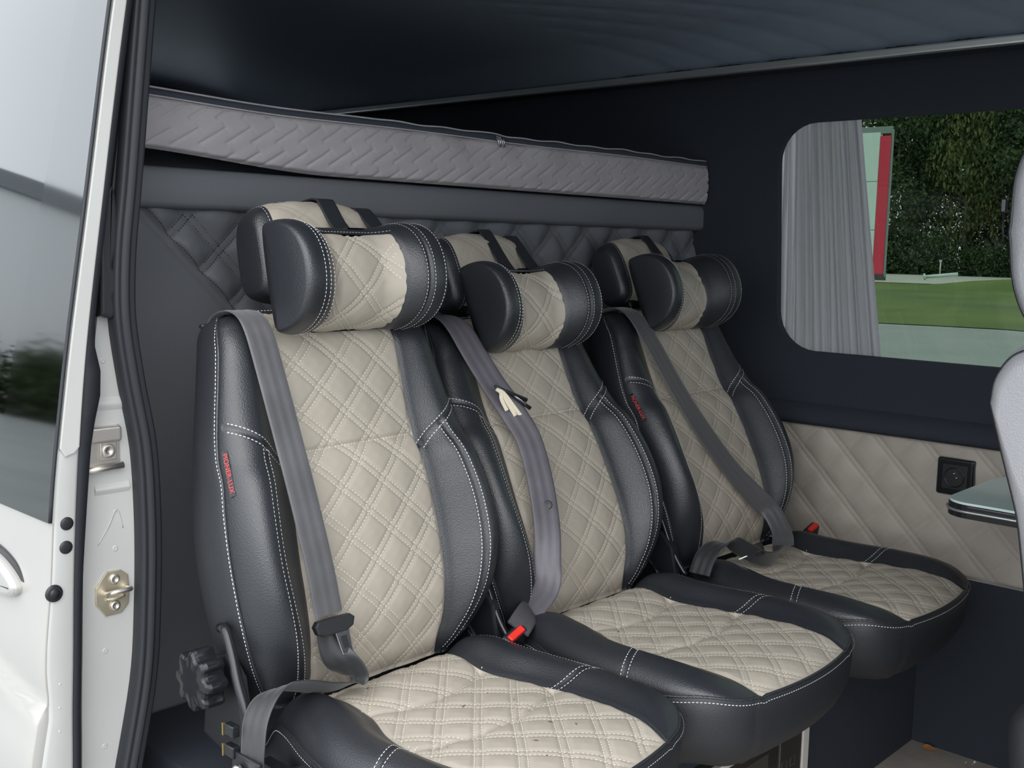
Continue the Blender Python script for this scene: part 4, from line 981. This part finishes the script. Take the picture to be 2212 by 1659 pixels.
hprof = [(-.070, 1.235), (-.062, 1.335), (-.029, 1.395), (.02, 1.405), (.055, 1.36), (.06, 1.25), (.045, 1.12), (.01, 1.085), (-.025, 1.092), (-.054, 1.15)]
bprof = [(-.052, .985), (-.045, 1.025), (-.018, 1.062), (.03, 1.075), (.08, 1.06), (.11, 1.0), (.14, .85), (.18, .62), (.19, .50), (.12, .46), (.055, .50), (.02, .70), (-.018, .86)]
ho, HP = slab('headrest', hprof, -.16, .16, GRAINED, fs, .03)
bo_, BP = slab('backrest', bprof, -.24, .24, GRAINED, fs, .04)
for nm, PP, y, s, par in (('piping', HP, -.149, .0075, ho), ('piping', BP, -.224, .011, bo_)):
    c = PP.mean(0); d = PP-c; L_ = np.linalg.norm(d, axis=1)[:, None]; q = c+d*(1-(s-.001)/L_)
    tube(nm, np.stack([q[:, 0], np.full(len(q), y), q[:, 1]], 1), .0035, BLACK, par, 6, True)
    q2 = c+d*(1-(s+.006)/L_); N2 = d/L_*.5+0; Nn = np.stack([N2[:, 0], np.full(len(q), -.85), N2[:, 1]], 1)
    link('contrast_stitching', stitchmesh('contrast_stitching', [(np.stack([q2[:, 0], np.full(len(q), y-.003), q2[:, 1]], 1), Nn)], .006, .002, .001), GREY_T, par)['kind'] = 'stuff'
slab('cushion', [(.02, .40), (.02, .50), (.10, .53), (.35, .54), (.50, .52), (.53, .46), (.48, .38), (.2, .36)], -.25, .25, BLACKM, fs, .04)
for y in (-.06, .06): tube('headrest_post', [(.0, y, 1.06), (.0, y, 1.13)], .006, CHROME, fs)
span('pedestal', (.08, -.17, 0), (.42, .17, .37), PLAST, fs, bev=.02)
box('side_clip', (-.082, -.13, 1.278), (.008, .012, .022), PLASTG, fs, bev=.002)
tube('strap_loop', [(-.083, -.13, 1.268), (-.081, -.13, 1.24), (-.079, -.13, 1.22)], .0018, PLAST, fs, 6)
# ---- roller track end and striker on the jamb
tr = thing('roller_track', 'bare metal sliding door track end with a torx screw on the jamb', 'door track', (XJ, -.575, .89))
def trp(name, P, y0, y1, m=STEEL): return link(name, gridmesh(name, [[(a, y, b) for a, b in P] for y in (y0, y1)], flip=True, smooth=False), m, tr)
span('back_plate', (-.002, -.040, -.030), (.002, .020, .034), STEEL, tr)
prism('upper_lip', rrect(-.045, .010, .0185, .034, .005), (.002, 0, 0), (0, 1, 0), (0, 0, 1), (1, 0, 0), .012, STEEL, tr, bev=.004, seg=3)
tube('lower_lip', [(.008, -.045, -.030), (.008, .0215, -.027)], .0055, STEEL, tr, 12)
span('screw_pad', (.002, -.012, -.018), (.005, .014, .010), STEEL, tr, bev=.001)
sc_ = lathe('torx_screw', [(.0105, 0), (.0105, .0012), (.0095, .002), (.0035, .002), (.003, .0005), (.0001, .0005)], (.005, .001, -.004), (1, 0, 0), STEEL, tr, 24)
sp = thing('door_striker', 'yellow zinc door striker loop with two screws on the jamb', 'striker', (XJ, -.571, .668))
oct_ = [(-.028, -.013), (-.013, -.034), (.012, -.034), (.024, -.022), (.026, 0), (.024, .024), (.012, .034), (-.010, .034), (-.028, .012)]
prism('plate', oct_, (0, 0, 0), (0, 1, 0), (0, 0, 1), (1, 0, 0), .003, ZINC, sp, bev=.001)
tube('loop', catmull([(.003, -.013, .001), (.016, -.014, .004), (.024, -.008, .0075), (.025, .010, .008), (.018, .020, .006), (.004, .021, .004)], 6), .0038, STEEL, sp, 10)
tube('loop_base', catmull([(.004, -.012, -.007), (.007, .0, -.008), (.005, .016, -.006)], 5), .003, ZINC, sp, 8)
for z in (.021, -.020):
    lathe('screw', [(.0085, 0), (.0085, .001), (.007, .003), (.0035, .0034), (.003, .0015), (.0001, .0015)], (.003, .002, z), (1, 0, 0), STEEL, sp, 20)
# ---- litter on the floor and specks on the seats
lf = tag(link('dry_leaf', mesh('dry_leaf', [(0, 0, .002), (.018, .010, .008), (.038, .004, .004), (.020, -.010, .003), (.010, .006, .010)], [(0, 1, 4), (0, 3, 1), (1, 3, 2)]), mat('leaf_brown', (.40, .17, .05), .7)), 'curled orange brown leaf on the floor by the dark wall', 'leaf')
lf.location = (.42, 1.22, .004)
V = []; Fc = []
for k in range(26):
    x = .50+.28*rng.random(); y = 1.235-.02*rng.random(); s_ = .002+.004*rng.random(); o = len(V)
    V += [(x, y, .004), (x+s_, y+s_*.4, .005), (x+s_*.3, y-s_, .004), (x+s_*.4, y, .004+s_)]; Fc += [(o, o+1, o+3), (o+1, o+2, o+3), (o+2, o, o+3)]
cr_ = tag(link('floor_crumbs', mesh('floor_crumbs', V, Fc, False), mat('crumb_white', (.7, .68, .62), .8)), 'pale crumbs scattered along the foot of the dark wall', 'crumbs'); cr_['kind'] = 'stuff'
V = []; Fc = []
for i in (0, 1):
    s = SEATS[i]
    for k in range(16):
        x = .04+.36*rng.random(); y = -.12+.24*rng.random(); p = cs(np.array([x]), np.array([y]))[0]+np.array([s['cx'], s['cy'], s['cz']+.0006]); r_ = .0012+.0022*rng.random()*(k < 6); o = len(V); a = rng.random()*6
        V += [p+np.array([math.cos(a)*r_*1.6, math.sin(a)*r_*1.6, 0]), p+np.array([-math.sin(a)*r_*.6, math.cos(a)*r_*.6, 0]), p-np.array([math.cos(a)*r_*1.6, math.sin(a)*r_*1.6, 0]), p+np.array([math.sin(a)*r_*.6, -math.cos(a)*r_*.6, .0006])]; Fc += [(o, o+1, o+2), (o, o+2, o+3)]
cr_ = tag(link('seat_specks', mesh('seat_specks', V, Fc, False), mat('dirt_brown', (.14, .09, .04), .9)), 'tiny brown dirt specks on the near and middle seat cushions', 'dirt'); cr_['kind'] = 'stuff'
# ================================================================== THINGS OUTSIDE
# ---- pylon sign
SX, SY = -29.55, 67.6
sg = thing('pylon_sign', 'tall pale green pylon sign with a red stripe beyond the lawn', 'sign', (SX, SY, GZ))
PALE = mat('pale_green_panel', (.60, .72, .70), .5); SRED = mat('sign_red', (.62, .03, .07), .45); SGREY = mat('sign_grey', (.20, .25, .24), .5)
span('base', (-3.2, -.25, 0), (-.15, .25, .45), mat('sign_base', (.05, .05, .05), .7), sg)
for k in range(3):
    z0 = .15+k*3.13; span('pale_panel', (-3.4, -.18, z0+.02), (-.92, .18, z0+3.12), PALE, sg, bev=.02)
span('red_stripe', (-.90, -.20, .15), (-.20, .20, 9.3), SRED, sg, bev=.02)
span('grey_edge', (-.21, -.10, .25), (-.10, .10, 9.7), SGREY, sg, bev=.02)
span('top_beam', (-3.45, -.12, 9.45), (-.2, .12, 9.9), SGREY, sg, bev=.02)
# ---- fallen light pole section lying on the verge
fp = thing('concrete_pipe', 'pale blue pipe lying on the verge beyond the lawn', 'pipe', (-24.5, 63.5, GZ+.45))
tube('pipe', [(-.9, 0, 0), (0, .3, .10), (.9, .6, .22)], .11, mat('pipe_blue', (.55, .62, .62), .6), fp, 10)
lathe('flange', [(.20, 0), (.20, .1), (.12, .12)], (-.9, 0, 0), (.9, .4, .15), mat('pipe_blue2', (.5, .57, .57), .6), fp, 14)
for k, (x, y) in enumerate(((-34.6, 89), (-29.0, 91))):
    pk = thing('marker_post', ['left slim white marker post at the edge of the trees', 'right slim white marker post at the edge of the trees'][k], 'post', (x, y, GZ), 'marker posts')
    tube('shaft', [(0, 0, 0), (0, 0, 1.2)], .06, mat('post_white', (.5, .5, .46), .7), pk, 6); box('cap', (0, 0, 1.25), (.18, .18, .2), mat('post_white', (.5, .5, .46), .7), pk, bev=.03)
# ---- trees: three kinds of crown, shared between copies
LEAF = [mat('leaf_dark', (.030, .055, .018), .7, col2=(.045, .075, .022), vscale=.7), mat('leaf_mid', (.05, .085, .024), .7, col2=(.03, .06, .02), vscale=.7), mat('leaf_yellow', (.11, .12, .03), .7, col2=(.05, .08, .02), vscale=.6)]
BARK = mat('bark', (.16, .15, .13), .9, var=.4, vscale=3)
def crown(seed, h, rmax, n, base, droop):
    r = np.random.default_rng(seed); nc = 46
    zc = base+(h-base)*r.random(nc)**.85; f = (zc-base)/(h-base)
    rad = rmax*np.sin(np.clip(.15+f*.85, 0, 1)*np.pi)**.7*np.sqrt(r.random(nc)); an = r.random(nc)*2*np.pi
    C_ = np.stack([rad*np.cos(an), rad*np.sin(an), zc], 1); ci = r.integers(0, nc, n)
    P = C_[ci]+r.normal(0, 1, (n, 3))*np.array([.75, .75, .8 if not droop else 1.2])
    s = r.uniform(.10, .24, n); d1 = r.normal(0, 1, (n, 3)); d1 /= np.linalg.norm(d1, axis=1)[:, None]; d2 = np.cross(d1, r.normal(0, 1, (n, 3))); d2 /= np.linalg.norm(d2, axis=1)[:, None]
    if droop: d1 = d1*.6+np.array([0, 0, -.8])
    V = np.stack([P-d1*s[:, None], P+d2*s[:, None]*.55, P+d1*s[:, None], P-d2*s[:, None]*.55], 1).reshape(-1, 3)
    me = bpy.data.meshes.new('crown'); Q = np.arange(4*n).reshape(n, 4)
    me.vertices.add(4*n); me.vertices.foreach_set('co', V.ravel().astype(np.float32)); me.loops.add(4*n); me.loops.foreach_set('vertex_index', Q.ravel().astype(np.int32))
    me.polygons.add(n); me.polygons.foreach_set('loop_start', np.arange(0, 4*n, 4, dtype=np.int32)); me.polygons.foreach_set('loop_total', np.full(n, 4, dtype=np.int32)); me.update(calc_edges=True)
    lim = []
    for k in range(9):
        c = C_[k*4]; lim.append([(0, 0, c[2]*.62), (c[0]*.5, c[1]*.5, c[2]*.85), tuple(c)])
    return me, lim
KIN = [crown(1, 19, 3.6, 13000, 2.0, False), crown(2, 16, 3.4, 12000, 1.2, False), crown(3, 20, 3.0, 12000, 3.0, True)]
for k in range(3): KIN[k][0].materials.append(LEAF[k])
TRK = [tubemesh('trunk', catmull([(0, 0, 0), (.1, .05, 4), (-.1, .1, 9), (.05, 0, 16)], 4), np.linspace(.24, .04, 13), 8) for _ in range(3)]
LIMB = [[tubemesh('limb', L_, [.09, .06, .02], 5) for L_ in KIN[k][1]] for k in range(3)]
TL = ['dark dense tree', 'mid green bushy tree', 'tall yellowish drooping tree']
spots = [(-46, 97, 0), (-41.5, 95, 1), (-38.0, 99, 0), (-35.2, 95.5, 2), (-32.5, 98, 0), (-29.8, 95, 1), (-27.0, 99, 0), (-25.2, 95.5, 2), (-22.4, 98, 0), (-19.5, 96, 1), (-16.5, 99, 0), (-13, 96, 2),
         (-44, 106, 2), (-39.5, 108, 0), (-34, 107, 0), (-30.5, 109, 1), (-25.5, 108, 0), (-20, 107, 0), (-15, 108, 1)]
WH = ['leftmost', 'second', 'third', 'fourth', 'fifth', 'sixth', 'seventh', 'eighth', 'ninth', 'tenth', 'eleventh', 'twelfth', 'thirteenth', 'fourteenth']
for j, (x, y, k) in enumerate(spots):
    sc = .9+.25*rng.random()
    lab = f'{TL[k]}, {WH[j]} from the left in the front row of the wood' if j < 12 else f'{TL[k]}, {WH[j-12]} from the left in the back row of the wood'
    t = thing('tree', lab, 'tree', (x, y, GZ), 'trees beyond the lawn', (0, 0, rng.random()*6)); t.scale = (sc, sc, sc)
    link('crown', KIN[k][0], LEAF[k], t); link('trunk', TRK[k], BARK, t)
    for lm in LIMB[k]: link('limb', lm, BARK, t)
# low shrubs along the wood edge
SH = crown(9, 3.0, 2.2, 5000, .1, False)[0]; SH.materials.append(LEAF[1])
for j in range(14):
    t = thing('shrub', f'low green shrub, {WH[j]} from the left at the foot of the wood', 'shrub', (-47+2.6*j+rng.normal(0, .4), 93.5+rng.normal(0, .6), GZ), 'shrubs at the foot of the wood', (0, 0, rng.random()*6)); s_ = .55+.3*rng.random(); t.scale = (s_, s_, s_)
    link('foliage', SH, LEAF[1], t); link('stem', tubemesh('stem', [(0, 0, 0), (0, 0, 1.5)], .06, 5), BARK, t)
# ---- grey hall behind the photographer, mirrored in the door glass
hl = thing('warehouse', 'grey clad warehouse mirrored in the dark door glass', 'building', (-34, -17, GZ))
hl.rotation_euler = (0, 0, math.radians(24))
GREYW = mat('grey_cladding', (.78, .80, .82), .7)
for k in range(12): span('cladding_panel', (-1, -26+4.4*k, 0), (0, -26+4.4*k+4.37, 7.7), GREYW, hl, bev=.02)
span('roof_edge', (-1.1, -26.3, 7.7), (.15, 27, 8.2), mat('roof_edge_grey', (.22, .24, .26), .6), hl)
for z in (3.6, 2.6): 
    w_ = span('wall_vent', (-.02, -.7, z), (.05, .0, z+.45), mat('vent_dark', (.10, .10, .09), .6), hl); span('vent_slat', (.04, -.55, z+.15), (.07, -.15, z+.35), GREYW, w_)
SHD = SH.copy(); SHD.materials.clear(); SHD.materials.append(LEAF[0])
for j in range(9):
    d = -11+2.9*j
    t = thing('hedge_shrub', f'dark shrub at the foot of the grey warehouse, {WH[j]} along its wall', 'shrub', (-32.0-math.sin(math.radians(24))*d, -16.1+math.cos(math.radians(24))*d, GZ), 'shrubs along the warehouse', (0, 0, j*1.3)); t.scale = (.62, .62, .60)
    link('foliage', SHD, LEAF[0], t); link('stem', tubemesh('stem', [(0, 0, 0), (0, 0, 1.5)], .06, 5), BARK, t)
